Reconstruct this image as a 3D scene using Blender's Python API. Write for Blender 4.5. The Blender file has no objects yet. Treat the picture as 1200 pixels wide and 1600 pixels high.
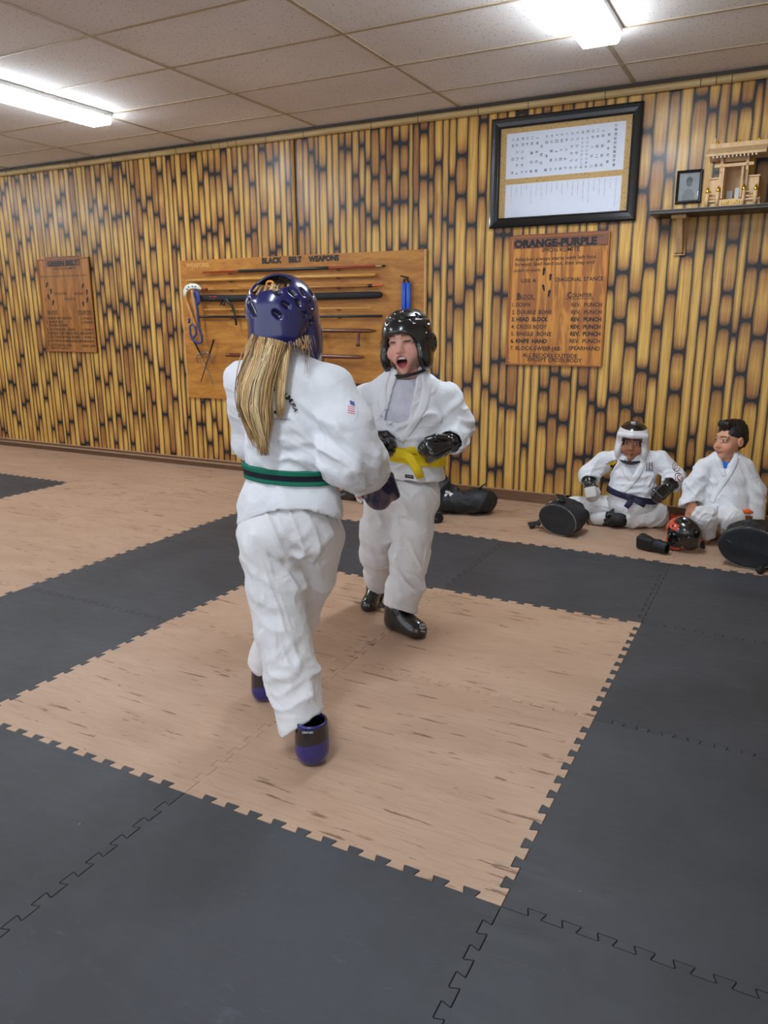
import bpy, math, random
import numpy as np
from mathutils import Vector, Matrix
from mathutils.bvhtree import BVHTree
rnd = random.Random(7)
SC = bpy.context.scene
COL = SC.collection
F32 = np.float32

# ------------------------------------------------------------------ camera
FPX = 1191.685
CAM = np.array([0.4715, -1.5174, 1.3896])
YAW, PIT, ROL = -0.4801, -0.2493, -0.0029
_f = np.array([math.sin(YAW)*math.cos(PIT), math.cos(YAW)*math.cos(PIT), math.sin(PIT)])
_r = np.cross(_f, [0, 0, 1]); _r /= np.linalg.norm(_r); _u = np.cross(_r, _f)
CR = math.cos(ROL)*_r + math.sin(ROL)*_u
CU = -math.sin(ROL)*_r + math.cos(ROL)*_u
CF = _f
cd = bpy.data.cameras.new('camera'); cam = bpy.data.objects.new('camera', cd); COL.objects.link(cam)
cd.sensor_fit = 'VERTICAL'; cd.sensor_height = 24.0; cd.lens = FPX/1600*24.0
cd.clip_start = 0.02; cd.clip_end = 60
M = Matrix.Identity(4)
for i in range(3):
    M[i][0] = CR[i]; M[i][1] = CU[i]; M[i][2] = -CF[i]; M[i][3] = CAM[i]
cam.matrix_world = M
SC.camera = cam
SC.view_settings.view_transform = 'Standard'
SC.view_settings.look = 'None'
SC.view_settings.gamma = 1
SC.view_settings.use_curve_mapping = False

def ray(px, py):
    return CF + CR*(px-600)/FPX + CU*(800-py)/FPX
def wp(px, py, y):                       # point of the photograph on the plane y = const
    d = ray(px, py); t = (y-CAM[1])/d[1]; return CAM + t*d
def atz(px, py, z):                      # ... on the level z = const
    d = ray(px, py); t = (z-CAM[2])/d[2]; return CAM + t*d
class View:                              # upright plane through a person's spot, facing the photographer
    def __init__(s, bx, by):
        s.b = np.array([bx, by, 0.0]); n = s.b[:2]-CAM[:2]; s.D = np.linalg.norm(n)
        s.n = np.array([n[0]/s.D, n[1]/s.D, 0.0]); s.r = np.array([s.n[1], -s.n[0], 0.0])
    def __call__(s, px, py, dep=0.0):
        d = ray(px, py); t = (s.D+dep)/(d @ s.n); return CAM + t*d

# ------------------------------------------------------------------ objects
def lin(c):
    return tuple(((x/255)/12.92 if x/255 <= .04045 else ((x/255+.055)/1.055)**2.4) for x in c)
def tag(o, label=None, cat=None, group=None, kind=None):
    if label: o['label'] = label
    if cat: o['category'] = cat
    if group: o['group'] = group
    if kind: o['kind'] = kind
    return o
def thing(name, label, cat, loc=(0, 0, 0), group=None):
    o = bpy.data.objects.new(name, None); o.empty_display_size = .05
    COL.objects.link(o); o.location = tuple(float(v) for v in loc)
    return tag(o, label, cat, group)
def link(name, me, mats=None, parent=None, smooth=False):
    o = bpy.data.objects.new(name, me); COL.objects.link(o)
    if mats:
        for m in (mats if isinstance(mats, (list, tuple)) else [mats]): me.materials.append(m)
    if parent is not None: adopt(o, parent)
    if smooth: me.polygons.foreach_set('use_smooth', np.ones(len(me.polygons), bool))
    return o
def adopt(o, parent):
    o.parent = parent
    if parent.parent is None:
        o.matrix_parent_inverse = Matrix.Translation(-Vector(parent.location))
def npmesh(name, V, F):
    me = bpy.data.meshes.new(name)
    F = np.asarray(F); nv, nf = len(V), len(F)
    me.vertices.add(nv); me.vertices.foreach_set('co', np.ascontiguousarray(V, dtype=F32).ravel())
    k = F.shape[1]
    me.loops.add(nf*k); me.loops.foreach_set('vertex_index', np.ascontiguousarray(F, dtype=np.int32).ravel())
    me.polygons.add(nf); me.polygons.foreach_set('loop_start', np.arange(0, nf*k, k, dtype=np.int32))
    me.update(calc_edges=True); me.validate()
    return me
def vcol(me, C):
    a = me.color_attributes.new('Col', 'FLOAT_COLOR', 'POINT')
    C4 = np.ones((len(me.vertices), 4), F32); C4[:, :3] = C
    a.data.foreach_set('color', C4.ravel())

class MB:                                # plain mesh builder
    def __init__(s): s.V = []; s.F = []; s.MI = []; s.mi = 0
    def add(s, vs, fs):
        b = len(s.V); s.V += [tuple(float(c) for c in v) for v in vs]
        s.F += [tuple(b+i for i in f) for f in fs]; s.MI += [s.mi]*len(fs); return s
    def box(s, lo, hi, bev=0.0):
        x0, y0, z0 = lo; x1, y1, z1 = hi
        return s.hexa([(x0, y0, z0), (x1, y0, z0), (x1, y1, z0), (x0, y1, z0), (x0, y0, z1), (x1, y0, z1), (x1, y1, z1), (x0, y1, z1)])
    def hexa(s, p):
        return s.add(p, [(0, 3, 2, 1), (4, 5, 6, 7), (0, 1, 5, 4), (1, 2, 6, 5), (2, 3, 7, 6), (3, 0, 4, 7)])
    def obox(s, c, ax, ay, az):          # centre and three half-axis vectors
        c, ax, ay, az = map(np.asarray, (c, ax, ay, az))
        p = [c+sx*ax+sy*ay+sz*az for sz in (-1, 1) for sx, sy in ((-1, -1), (1, -1), (1, 1), (-1, 1))]
        return s.hexa(p)
    def tube(s, pts, rad, n=10, flat=None, caps=True):
        pts = [np.asarray(p, float) for p in pts]; m = len(pts)
        rad = [rad]*m if np.isscalar(rad) else rad
        b = len(s.V); up = None
        for i, p in enumerate(pts):
            t = pts[min(i+1, m-1)]-pts[max(i-1, 0)]; t = t/(np.linalg.norm(t)+1e-12)
            if up is None:
                up = np.array([0, 0, 1.]) if abs(t[2]) < .9 else np.array([1., 0, 0])
                if flat is not None: up = np.asarray(flat[0], float)
            a = up-t*(up @ t); a /= np.linalg.norm(a)+1e-12; up = a; c = np.cross(t, a)
            k = 1.0 if flat is None else flat[1]
            for q in range(n):
                th = 2*math.pi*q/n
                s.V.append(tuple(p+rad[i]*(a*math.cos(th)*k+c*math.sin(th))))
        nf = 0
        for i in range(m-1):
            for q in range(n):
                s.F.append((b+i*n+q, b+i*n+(q+1) % n, b+(i+1)*n+(q+1) % n, b+(i+1)*n+q)); nf += 1
        if caps:
            s.F.append(tuple(b+q for q in range(n))[::-1]); s.F.append(tuple(b+(m-1)*n+q for q in range(n))); nf += 2
        s.MI += [s.mi]*nf
        return s
    def sphere(s, c, r, n=12):
        c = np.asarray(c, float); r = np.array([r]*3 if np.isscalar(r) else r, float); b = len(s.V); m = n//2
        for i in range(1, m):
            ph = math.pi*i/m
            for q in range(n):
                th = 2*math.pi*q/n
                s.V.append(tuple(c+r*np.array([math.sin(ph)*math.cos(th), math.sin(ph)*math.sin(th), math.cos(ph)])))
        s.V.append(tuple(c+r*np.array([0, 0, 1]))); s.V.append(tuple(c-r*np.array([0, 0, 1]))); nf = 0
        T = b+(m-1)*n
        for i in range(m-2):
            for q in range(n):
                s.F.append((b+i*n+q, b+(i+1)*n+q, b+(i+1)*n+(q+1) % n, b+i*n+(q+1) % n)); nf += 1
        for q in range(n):
            s.F.append((T, b+q, b+(q+1) % n)); s.F.append((T+1, b+(m-2)*n+(q+1) % n, b+(m-2)*n+q)); nf += 2
        s.MI += [s.mi]*nf
        return s
    def prism(s, poly, y0, y1):          # polygon in x,z extruded along y (poly clockwise seen from -y is fine)
        n = len(poly)
        vs = [(x, y0, z) for x, z in poly]+[(x, y1, z) for x, z in poly]
        a = sum(poly[i][0]*poly[(i+1) % n][1]-poly[(i+1) % n][0]*poly[i][1] for i in range(n))
        fs = [tuple(range(n)), tuple(range(2*n-1, n-1, -1))]+[(i, n+i, n+(i+1) % n, (i+1) % n) for i in range(n)]
        if a < 0: fs = [f[::-1] for f in fs]
        return s.add(vs, fs)
    def mesh(s, name):
        me = bpy.data.meshes.new(name); me.from_pydata(s.V, [], s.F)
        me.polygons.foreach_set('material_index', np.array(s.MI, dtype=np.int32)); me.update()
        return me
    def build_each(s, name, mats, parent=None, smooth=False, bevel=0):
        par = list(range(len(s.V)))
        def fd(i):
            while par[i] != i: par[i] = par[par[i]]; i = par[i]
            return i
        for f in s.F:
            for a in f[1:]: par[fd(a)] = fd(f[0])
        grp = {}
        for f, mi in zip(s.F, s.MI): grp.setdefault(fd(f[0]), []).append((f, mi))
        out = []
        for fs in grp.values():
            q = MB(); idx = {}
            for f, mi in fs:
                for a in f:
                    if a not in idx: idx[a] = len(q.V); q.V.append(s.V[a])
                q.F.append(tuple(idx[a] for a in f)); q.MI.append(mi)
            out.append(q.build(name, mats, parent, smooth, bevel))
        return out
    def build(s, name, mats, parent=None, smooth=False, bevel=0):
        o = link(name, s.mesh(name), mats, parent, smooth)
        if bevel:
            b = o.modifiers.new('bevel', 'BEVEL'); b.width = bevel; b.segments = 2; b.limit_method = 'ANGLE'
        return o

# ------------------------------------------------------------------ materials
class NT:
    def __init__(s, name):
        s.m = bpy.data.materials.new(name); s.m.use_nodes = True; s.t = s.m.node_tree; s.n = s.t.nodes
        s.b = s.n['Principled BSDF']
    def new(s, typ, **kw):
        x = s.n.new(typ)
        for k, v in kw.items(): setattr(x, k, v)
        return x
    def put(s, sock, v):
        if v is None: return
        if hasattr(v, 'is_output') or isinstance(v, bpy.types.NodeSocket): s.t.links.new(v, sock)
        elif isinstance(v, (tuple, list)) and len(v) == 3 and sock.type == 'RGBA': sock.default_value = (*v, 1)
        else: sock.default_value = v
    def math(s, op, a, b=None, c=None, clamp=False):
        x = s.new('ShaderNodeMath', operation=op, use_clamp=clamp)
        for i, v in enumerate((a, b, c)):
            if v is not None: s.put(x.inputs[i], v)
        return x.outputs[0]
    def mix(s, f, a, b, mode='MIX'):
        x = s.new('ShaderNodeMix', data_type='RGBA', blend_type=mode)
        s.put(x.inputs[0], f); s.put(x.inputs[6], a); s.put(x.inputs[7], b); return x.outputs[2]
    def mapr(s, v, a, b, c=0., d=1., smooth=True):
        x = s.new('ShaderNodeMapRange', interpolation_type='SMOOTHSTEP' if smooth else 'LINEAR')
        for i, q in enumerate((v, a, b, c, d)): s.put(x.inputs[i], q)
        return x.outputs[0]
    def noise(s, vec, scale, detail=3, rough=.5, dist=0.):
        x = s.new('ShaderNodeTexNoise'); s.put(x.inputs['Vector'], vec)
        for k, v in (('Scale', scale), ('Detail', detail), ('Roughness', rough), ('Distortion', dist)): x.inputs[k].default_value = v
        return x.outputs['Fac']
    def vmul(s, vec, k, off=None):
        x = s.new('ShaderNodeVectorMath', operation='MULTIPLY_ADD'); s.put(x.inputs[0], vec); x.inputs[1].default_value = k
        if off is None: x.inputs[2].default_value = (0, 0, 0)
        else: s.put(x.inputs[2], off)
        return x.outputs[0]
    def obj(s): return s.new('ShaderNodeTexCoord').outputs['Object']
    def attr(s, name, out='Fac'): return s.new('ShaderNodeAttribute', attribute_name=name).outputs[out]
    def bump(s, h, strength=.2, dist=.002):
        x = s.new('ShaderNodeBump'); x.inputs['Strength'].default_value = strength; x.inputs['Distance'].default_value = dist
        s.put(x.inputs['Height'], h); s.t.links.new(x.outputs[0], s.b.inputs['Normal'])
    def fin(s, color=None, rough=.5, spec=.5, metal=0., coat=0., coatr=.05, sheen=0.):
        s.put(s.b.inputs['Base Color'], color); s.put(s.b.inputs['Roughness'], rough)
        s.put(s.b.inputs['Specular IOR Level'], spec); s.put(s.b.inputs['Metallic'], metal)
        s.put(s.b.inputs['Coat Weight'], coat); s.put(s.b.inputs['Coat Roughness'], coatr); s.put(s.b.inputs['Sheen Weight'], sheen)
        return s.m
def plain(name, rgb, rough=.5, spec=.5, metal=0., coat=0., var=.08, scale=30., bump=0., bscale=200.):
    t = NT(name); c = lin(rgb); n = t.noise(t.obj(), scale, 4)
    k = t.mapr(n, .3, .7, 1-var, 1+var, False)
    col = t.mix(1.0, c, k, 'MULTIPLY')
    if bump: t.bump(t.noise(t.obj(), bscale, 2), bump, .001)
    return t.fin(col, rough, spec, metal, coat)
def vertexcol(name, rough=.5, spec=.5, coat=0., coatr=.05, metal=0., bump=0., bscale=300., sub=0.):
    t = NT(name)
    col = t.attr('Col', 'Color')
    if bump: t.bump(t.noise(t.obj(), bscale, 2), bump, .001)
    if sub: t.b.inputs['Subsurface Weight'].default_value = sub; t.b.inputs['Subsurface Radius'].default_value = (.006, .003, .002); t.b.inputs['Subsurface Scale'].default_value = 1
    return t.fin(col, rough, spec, metal, coat, coatr)
def woodmat(name, a, b, rough=.45, axis=0, scale=1., stretch=14., coat=0., contrast=(.35, .65)):
    t = NT(name); k = [stretch]*3; k[axis] = 1.0
    v = t.vmul(t.obj(), tuple(q*scale for q in k))
    n = t.noise(v, 3.0, 5, .6, .6); n2 = t.noise(v, 16.0, 3, .6)
    f = t.math('ADD', t.math('MULTIPLY', n, .75), t.math('MULTIPLY', n2, .25))
    col = t.mix(t.mapr(f, *contrast), lin(a), lin(b))
    return t.fin(col, rough, .4, 0, coat)

# ------------------------------------------------------------------ text
def text_verts(body, size=1., bold=0., align='LEFT', space=1.):
    c = bpy.data.curves.new('lettering', 'FONT'); c.body = body; c.size = size; c.align_x = align; c.offset = bold; c.space_character = space
    c.resolution_u = 3
    o = bpy.data.objects.new('lettering', c); COL.objects.link(o)
    d = bpy.context.evaluated_depsgraph_get()
    me = bpy.data.meshes.new_from_object(o.evaluated_get(d))
    V = np.array([v.co[:2] for v in me.vertices]).reshape(-1, 2); Fs = [tuple(p.vertices) for p in me.polygons]
    bpy.data.objects.remove(o); bpy.data.curves.remove(c); bpy.data.meshes.remove(me)
    return V, Fs
def wall_text(mb, body, x, z, h, y, width=None, bold=0., align='L', fit=True):
    """letters standing on the wall facing -y: baseline z, cap height h, optionally fitted to a width"""
    V, Fs = text_verts(body, 1.0, bold)
    if not len(V): return
    cap = .70
    if ord(max(body)) > 0x2000: cap = max(V[:, 1].max()-V[:, 1].min(), .5); V[:, 1] -= V[:, 1].min()
    s = h/cap; x0, x1 = V[:, 0].min(), V[:, 0].max()
    sx = s if width is None else width/(x1-x0)
    w = (x1-x0)*sx
    off = x if align == 'L' else (x-w/2 if align == 'C' else x-w)
    vs = [(off+(a-x0)*sx, y, z+b*s) for a, b in V]
    # make every face look towards -y
    fs = []
    for f in Fs:
        A = sum(V[f[i]][0]*V[f[(i+1) % len(f)]][1]-V[f[(i+1) % len(f)]][0]*V[f[i]][1] for i in range(len(f)))
        fs.append(f if A > 0 else f[::-1])
    mb.add(vs, fs)
# ------------------------------------------------------------------ rounded solids: distance fields turned into one continuous mesh
A_ = lambda *v: np.array(v, F32)
def nrm(v): v = np.asarray(v, float); return v/(np.linalg.norm(v)+1e-12)
def cap(P, a, b, ra, rb=None, side=None, k=1.0):
    """tapered limb from a to b; `side` with factor k widens the section along that direction"""
    rb = ra if rb is None else rb
    a = np.asarray(a, F32); b = np.asarray(b, F32); ba = b-a
    pa = P-a; h = np.clip(pa @ ba/max(float(ba @ ba), 1e-9), 0, 1)
    d = pa-h[:, None]*ba
    if side is not None:
        s = np.asarray(side, F32); q = d @ s
        d = d - ((1-1/k)*q)[:, None]*s
    return np.sqrt((d*d).sum(1)) - (ra+(rb-ra)*h).astype(F32)
def chain(P, pts, k=.02):                # pts: (point, radius[, side, kfactor])
    r = None
    for p, q in zip(pts[:-1], pts[1:]):
        sd = q[2] if len(q) > 2 else (p[2] if len(p) > 2 else None); kk = q[3] if len(q) > 3 else (p[3] if len(p) > 3 else 1.)
        d = cap(P, p[0], q[0], p[1], q[1], sd, kk)
        r = d if r is None else smin(r, d, k)
    return r
def ell(P, c, r, R=None):
    q = P-np.asarray(c, F32)
    if R is not None: q = q @ np.asarray(R, F32).T
    r = np.asarray(r, F32)
    k0 = np.sqrt(((q/r)**2).sum(1)); k1 = np.sqrt(((q/(r*r))**2).sum(1))+1e-9
    return k0*(k0-1)/k1
def sph(P, c, r): d = P-np.asarray(c, F32); return np.sqrt((d*d).sum(1))-F32(r)
def rbox(P, c, hs, r, R=None):
    q = P-np.asarray(c, F32)
    if R is not None: q = q @ np.asarray(R, F32).T
    q = np.abs(q)-(np.asarray(hs, F32)-r)
    return np.sqrt((np.maximum(q, 0)**2).sum(1))+np.minimum(q.max(1), 0)-r
def plane(P, p, n): return (P-np.asarray(p, F32)) @ np.asarray(nrm(n), F32)
def smin(a, b, k):
    if k <= 0: return np.minimum(a, b)
    h = np.clip(.5+.5*(b-a)/k, 0, 1); return b+(a-b)*h-k*h*(1-h)
def smax(a, b, k=0.): return -smin(-a, -b, k)
def uni(k, *ds):
    r = ds[0]
    for d in ds[1:]: r = smin(r, d, k)
    return r
def frame(fwd, up=(0, 0, 1), roll=0.):   # rows: left, forward, up
    f = nrm(fwd); l = nrm(np.cross(up, f)); u = np.cross(f, l)
    c, s = math.cos(roll), math.sin(roll)
    return np.array([c*l+s*u, f, -s*l+c*u])

def _hash(i, j, k):
    n = (i*374761393+j*668265263+k*2147483647*0+k*1274126177) & 0x7fffffff
    n = ((n ^ (n >> 13))*1274126177) & 0x7fffffff
    return (((n ^ (n >> 16)) & 0xffff)/65535.0)*2-1
def vnoise(P):
    P = np.asarray(P, np.float64); I = np.floor(P).astype(np.int64); f = P-I; f = f*f*(3-2*f); r = 0
    for dx in (0, 1):
        wx = f[:, 0] if dx else 1-f[:, 0]
        for dy in (0, 1):
            wy = f[:, 1] if dy else 1-f[:, 1]
            for dz in (0, 1):
                wz = f[:, 2] if dz else 1-f[:, 2]
                r = r+wx*wy*wz*_hash(I[:, 0]+dx, I[:, 1]+dy, I[:, 2]+dz)
    return r

def axis_nodes(lo, hi, h, fine=None):
    if fine is None: return np.arange(lo, hi+h, h).astype(F32)
    x, out = lo, []
    while x < hi+h:
        out.append(x); x += fine[2] if fine[0] <= x <= fine[1] else h
    return np.array(out, F32)

def solid(f, lo, hi, h, fine=(None, None, None)):
    """mesh of f(P) < 0 inside the box (lo, hi): surface nets over blocks close to the surface"""
    ax = [axis_nodes(lo[i], hi[i], h, fine[i]) for i in range(3)]
    B = 8; n = []
    for i in range(3):
        a = ax[i]; m = (-len(a)) % B
        if m: a = np.concatenate([a, a[-1]+(a[-1]-a[-2])*np.arange(1, m+1, dtype=F32)])
        ax[i] = a; n.append(len(a))
    D = np.ones(n, F32)
    nb = [v//B for v in n]
    c = [(a.reshape(-1, B)[:, 0]+a.reshape(-1, B)[:, -1])/2 for a in ax]
    e = [(a.reshape(-1, B)[:, -1]-a.reshape(-1, B)[:, 0])/2+h for a in ax]
    X, Y, Z = np.meshgrid(*c, indexing='ij'); EX, EY, EZ = np.meshgrid(*e, indexing='ij')
    PC = np.stack([X.ravel(), Y.ravel(), Z.ravel()], 1).astype(F32)
    dc = f(PC); rad = np.sqrt(EX.ravel()**2+EY.ravel()**2+EZ.ravel()**2)*1.35+.004
    sgn = np.where(dc < 0, -1., 1.).astype(F32).reshape(nb)
    D = np.repeat(np.repeat(np.repeat(sgn, B, 0), B, 1), B, 2)
    act = np.argwhere((np.abs(dc) < rad).reshape(nb))
    o = np.arange(B); step = 400
    for s in range(0, len(act), step):
        A = act[s:s+step]
        ix = A[:, 0, None]*B+o; iy = A[:, 1, None]*B+o; iz = A[:, 2, None]*B+o
        PX = ax[0][ix][:, :, None, None]; PY = ax[1][iy][:, None, :, None]; PZ = ax[2][iz][:, None, None, :]
        sh = (len(A), B, B, B)
        P = np.stack([np.broadcast_to(PX, sh).ravel(), np.broadcast_to(PY, sh).ravel(), np.broadcast_to(PZ, sh).ravel()], 1)
        D[ix[:, :, None, None], iy[:, None, :, None], iz[:, None, None, :]] = f(P).reshape(sh)
    S = D < 0
    S[0] = S[-1] = False; S[:, 0] = S[:, -1] = False; S[:, :, 0] = S[:, :, -1] = False
    cnt = np.zeros([v-1 for v in n], np.int8)
    for dx in (0, 1):
        for dy in (0, 1):
            for dz in (0, 1):
                cnt += S[dx:n[0]-1+dx, dy:n[1]-1+dy, dz:n[2]-1+dz]
    mixed = (cnt > 0) & (cnt < 8)
    idx = np.full(mixed.shape, -1, np.int64); I = np.argwhere(mixed); idx[mixed] = np.arange(len(I))
    acc = np.zeros((len(I), 3)); w = np.zeros(len(I))
    offs = [(a, b, c_) for a in (0, 1) for b in (0, 1) for c_ in (0, 1)]
    for a in offs:
        for q in range(3):
            if a[q] == 0:
                b = list(a); b[q] = 1
                ia = I+np.array(a); ib = I+np.array(b)
                sa = S[ia[:, 0], ia[:, 1], ia[:, 2]]; sb = S[ib[:, 0], ib[:, 1], ib[:, 2]]
                mm = sa != sb
                if not mm.any(): continue
                da = D[ia[mm, 0], ia[mm, 1], ia[mm, 2]].astype(float); db = D[ib[mm, 0], ib[mm, 1], ib[mm, 2]].astype(float)
                den = da-db; t = np.where(np.abs(den) > 1e-12, da/np.where(den == 0, 1, den), .5); t = np.clip(t, 0, 1)
                pa = np.stack([ax[k][ia[mm, k]] for k in range(3)], 1); pb = np.stack([ax[k][ib[mm, k]] for k in range(3)], 1)
                acc[mm] += pa+(pb-pa)*t[:, None]; w[mm] += 1
    V = acc/w[:, None]
    Q = []
    for q in range(3):
        u, v = (q+1) % 3, (q+2) % 3
        sl0 = [slice(None)]*3; sl1 = [slice(None)]*3; sl0[q] = slice(0, -1); sl1[q] = slice(1, None)
        s0, s1 = S[tuple(sl0)], S[tuple(sl1)]
        E = np.argwhere(s0 != s1)
        ok = (E[:, u] > 0) & (E[:, v] > 0) & (E[:, u] < n[u]-1) & (E[:, v] < n[v]-1); E = E[ok]
        def cell(du, dv):
            C = E.copy(); C[:, u] -= du; C[:, v] -= dv; return idx[C[:, 0], C[:, 1], C[:, 2]]
        quad = np.stack([cell(1, 1), cell(0, 1), cell(0, 0), cell(1, 0)], 1)
        ins = s0[E[:, 0], E[:, 1], E[:, 2]]
        quad[~ins] = quad[~ins][:, ::-1]
        Q.append(quad)
    return V, np.concatenate(Q)
def normals(V, Q):
    a, b, c, d = (V[Q[:, i]] for i in range(4))
    n = np.cross(c-a, d-b); N = np.zeros_like(V)
    for i in range(4): np.add.at(N, Q[:, i], n)
    return N/(np.linalg.norm(N, axis=1)[:, None]+1e-12)
def relax(V, Q, it=1, k=.5):
    for _ in range(it):
        S = np.zeros_like(V); c = np.zeros(len(V))
        for i in range(4):
            for j in (1, 3):
                np.add.at(S, Q[:, i], V[Q[:, (i+j) % 4]]); np.add.at(c, Q[:, i], 1)
        V = V+k*(S/np.maximum(c, 1)[:, None]-V)
    return V
SURF = {}
def sculpt(name, f, lo, hi, h, mat, parent, disp=None, col=None, smooth_it=1, fine=(None, None, None), keep=None):
    V, Q = solid(f, lo, hi, h, fine)
    V0 = V
    if smooth_it: V = relax(V, Q, smooth_it, .4)
    C = col(V0) if col is not None else None
    if disp is not None:
        N = normals(V, Q); V = V+N*disp(V, N)[:, None]
    V[:, 2] = np.maximum(V[:, 2], .0015)
    me = npmesh(name, V, Q)
    if C is not None: vcol(me, C)
    o = link(name, me, mat, parent, True)
    if keep: SURF[keep] = BVHTree.FromPolygons([tuple(v) for v in V], [tuple(q) for q in Q.tolist()])
    return o
def fold(V, c, ax, freq, amp, rad, seed=0., sharp=1.6, elong=None):
    """cloth folds around c: ridges perpendicular to ax, fading out with distance"""
    d = V-np.asarray(c); ax = nrm(ax)
    w = vnoise(V*9+seed)*1.3+vnoise(V*22+seed*2)*.4
    s = .5+.5*np.sin(freq*(d @ ax)+w*2.2+seed)
    g = np.exp(-((d*d).sum(1))/(rad*rad))
    return amp*g*(s**sharp-.4)
def crumple(V, k, amp, seed=0.):         # loose uneven cloth: stretched noise
    k = np.asarray(k, float)
    return amp*(np.abs(vnoise(V*k+seed))*-1.0+.5*vnoise(V*k*2.3+seed+7)+.3)

def creases(V, scale, amp, seed=0., d=None, stretch=.35, sharp=3.0):
    """sharp uneven creases; d = direction they run along"""
    P = np.asarray(V, float)*scale
    if d is not None:
        d = nrm(d); P = P+(stretch-1)*(P @ d)[:, None]*d[None, :]
    w = np.stack([vnoise(P*.6+seed+11*i) for i in range(3)], 1); P = P+w*.9+seed
    a = 1-np.abs(vnoise(P))*1.6; b = 1-np.abs(vnoise(P*1.9+31))*1.6
    return amp*(np.clip(a, 0, 1)**sharp+.45*np.clip(b, 0, 1)**sharp-.35)
def near(V, c, rad): d = V-np.asarray(c); return np.exp(-((d*d).sum(1))/(rad*rad))

def hit(key, px, py, off=.002):
    """where the line of sight through a pixel meets a sculpted surface"""
    d = Vector(ray(px, py)).normalized()
    loc, nor, _, dist = SURF[key].ray_cast(Vector(CAM), d)
    if loc is None: return None
    if nor.dot(d) > 0: nor = -nor
    return np.array(loc+nor*off), np.array(nor)
def patch(name, key, polys, mats, parent, off=.002, sub=None):
    """flat shapes (lists of pixel vertices + faces) laid on a sculpted surface; polys: (V2, faces, material index)"""
    mb = MB()
    for k_, (V2, Fs, mi) in enumerate(polys):
        hs = [hit(key, a, b, off+min(k_, 12)*.0003) for a, b in V2]
        if any(h is None for h in hs):
            good = [i for i, h in enumerate(hs) if h is not None]
            if not good: continue
            Fs = [f for f in Fs if all(hs[i] is not None for i in f)]
            hs = [h if h is not None else hs[good[0]] for h in hs]
        mb.mi = mi; mb.add([h[0] for h in hs], [f[::-1] for f in Fs])
    return mb.build(name, mats, parent)
def disc_poly(cx, cy, rx, ry, n=20, rings=3, rot=0.):
    V = [(cx, cy)]; Fs = []
    for k in range(1, rings+1):
        for q in range(n):
            th = 2*math.pi*q/n; a, b = rx*k/rings*math.cos(th), ry*k/rings*math.sin(th)
            V.append((cx+a*math.cos(rot)-b*math.sin(rot), cy+a*math.sin(rot)+b*math.cos(rot)))
    for q in range(n): Fs.append((0, 1+q, 1+(q+1) % n))
    for k in range(1, rings):
        for q in range(n):
            a = 1+(k-1)*n; b = 1+k*n
            Fs.append((a+q, b+q, b+(q+1) % n, a+(q+1) % n))
    return V, Fs
def quad_poly(c, nu=6, nv=6):            # four corners, subdivided
    V = []; Fs = []
    for j in range(nv+1):
        for i in range(nu+1):
            u, v = i/nu, j/nv
            V.append(tuple((1-u)*(1-v)*np.array(c[0])+u*(1-v)*np.array(c[1])+u*v*np.array(c[2])+(1-u)*v*np.array(c[3])))
    for j in range(nv):
        for i in range(nu):
            a = j*(nu+1)+i; Fs.append((a, a+1, a+nu+2, a+nu+1))
    return V, Fs
def band(name, key, path, width, mat, parent, thick=.005, n=40, off=.001, smooth_it=3):
    """a strip of cloth following a pixel path over a sculpted surface"""
    pts = np.array(path, float); seg = np.r_[0, np.cumsum(np.linalg.norm(np.diff(pts, axis=0), axis=1))]
    t = np.linspace(0, seg[-1], n); C = np.stack([np.interp(t, seg, pts[:, i]) for i in (0, 1)], 1)
    for _ in range(3): C[1:-1] = (C[:-2]+2*C[1:-1]+C[2:])/4
    T = np.gradient(C, axis=0); T /= np.linalg.norm(T, axis=1)[:, None]; Nn = np.stack([-T[:, 1], T[:, 0]], 1)
    W = np.interp(np.linspace(0, 1, n), np.linspace(0, 1, len(width)), width) if not np.isscalar(width) else np.full(n, width)
    m = 5; P = np.full((n, m, 3), np.nan); NN = np.zeros((n, m, 3))
    for i in range(n):
        for j in range(m):
            q = C[i]+Nn[i]*W[i]*(j/(m-1)-.5); h = hit(key, q[0], q[1], 0)
            if h is not None: P[i, j], NN[i, j] = h
    for i in range(n):
        for j in range(m):
            if np.isnan(P[i, j, 0]):
                for di in range(1, n):
                    for ii in (i-di, i+di):
                        if 0 <= ii < n and not np.isnan(P[ii, j, 0]): P[i, j] = P[ii, j]; NN[i, j] = NN[ii, j]; break
                    else: continue
                    break
    for _ in range(smooth_it):
        Q = P.copy(); Q[1:-1] = (P[:-2]+2*P[1:-1]+P[2:])/4; P = Q
        Q = NN.copy(); Q[1:-1] = (NN[:-2]+2*NN[1:-1]+NN[2:])/4; NN = Q
    NN /= np.linalg.norm(NN, axis=2)[:, :, None]+1e-9
    prof = np.array([.35, 1, 1.05, 1, .35])
    top = P+NN*(off+thick*prof[None, :, None]); bot = P-NN*.006
    V = np.concatenate([top.reshape(-1, 3), bot.reshape(-1, 3)]); k = n*m; F = []
    for i in range(n-1):
        for j in range(m-1):
            a = i*m+j; F += [(a, a+m, a+m+1, a+1), (k+a, k+a+1, k+a+m+1, k+a+m)]
        a = i*m; F += [(a, k+a, k+a+m, a+m), (a+m-1, a+2*m-1, k+a+2*m-1, k+a+m-1)]
    for i in (0, n-1):
        for j in range(m-1):
            a = i*m+j; F.append((a, a+1, k+a+1, k+a) if i == 0 else (a+1, a, k+a, k+a+1))
    me = npmesh(name, V, F)
    return link(name, me, mat, parent, True)
# ================================================================== SETTING
WY, H = 4.118, 2.863
ORD = ['', 'second ', 'third ', 'fourth ', 'fifth ', 'sixth ']

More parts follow.
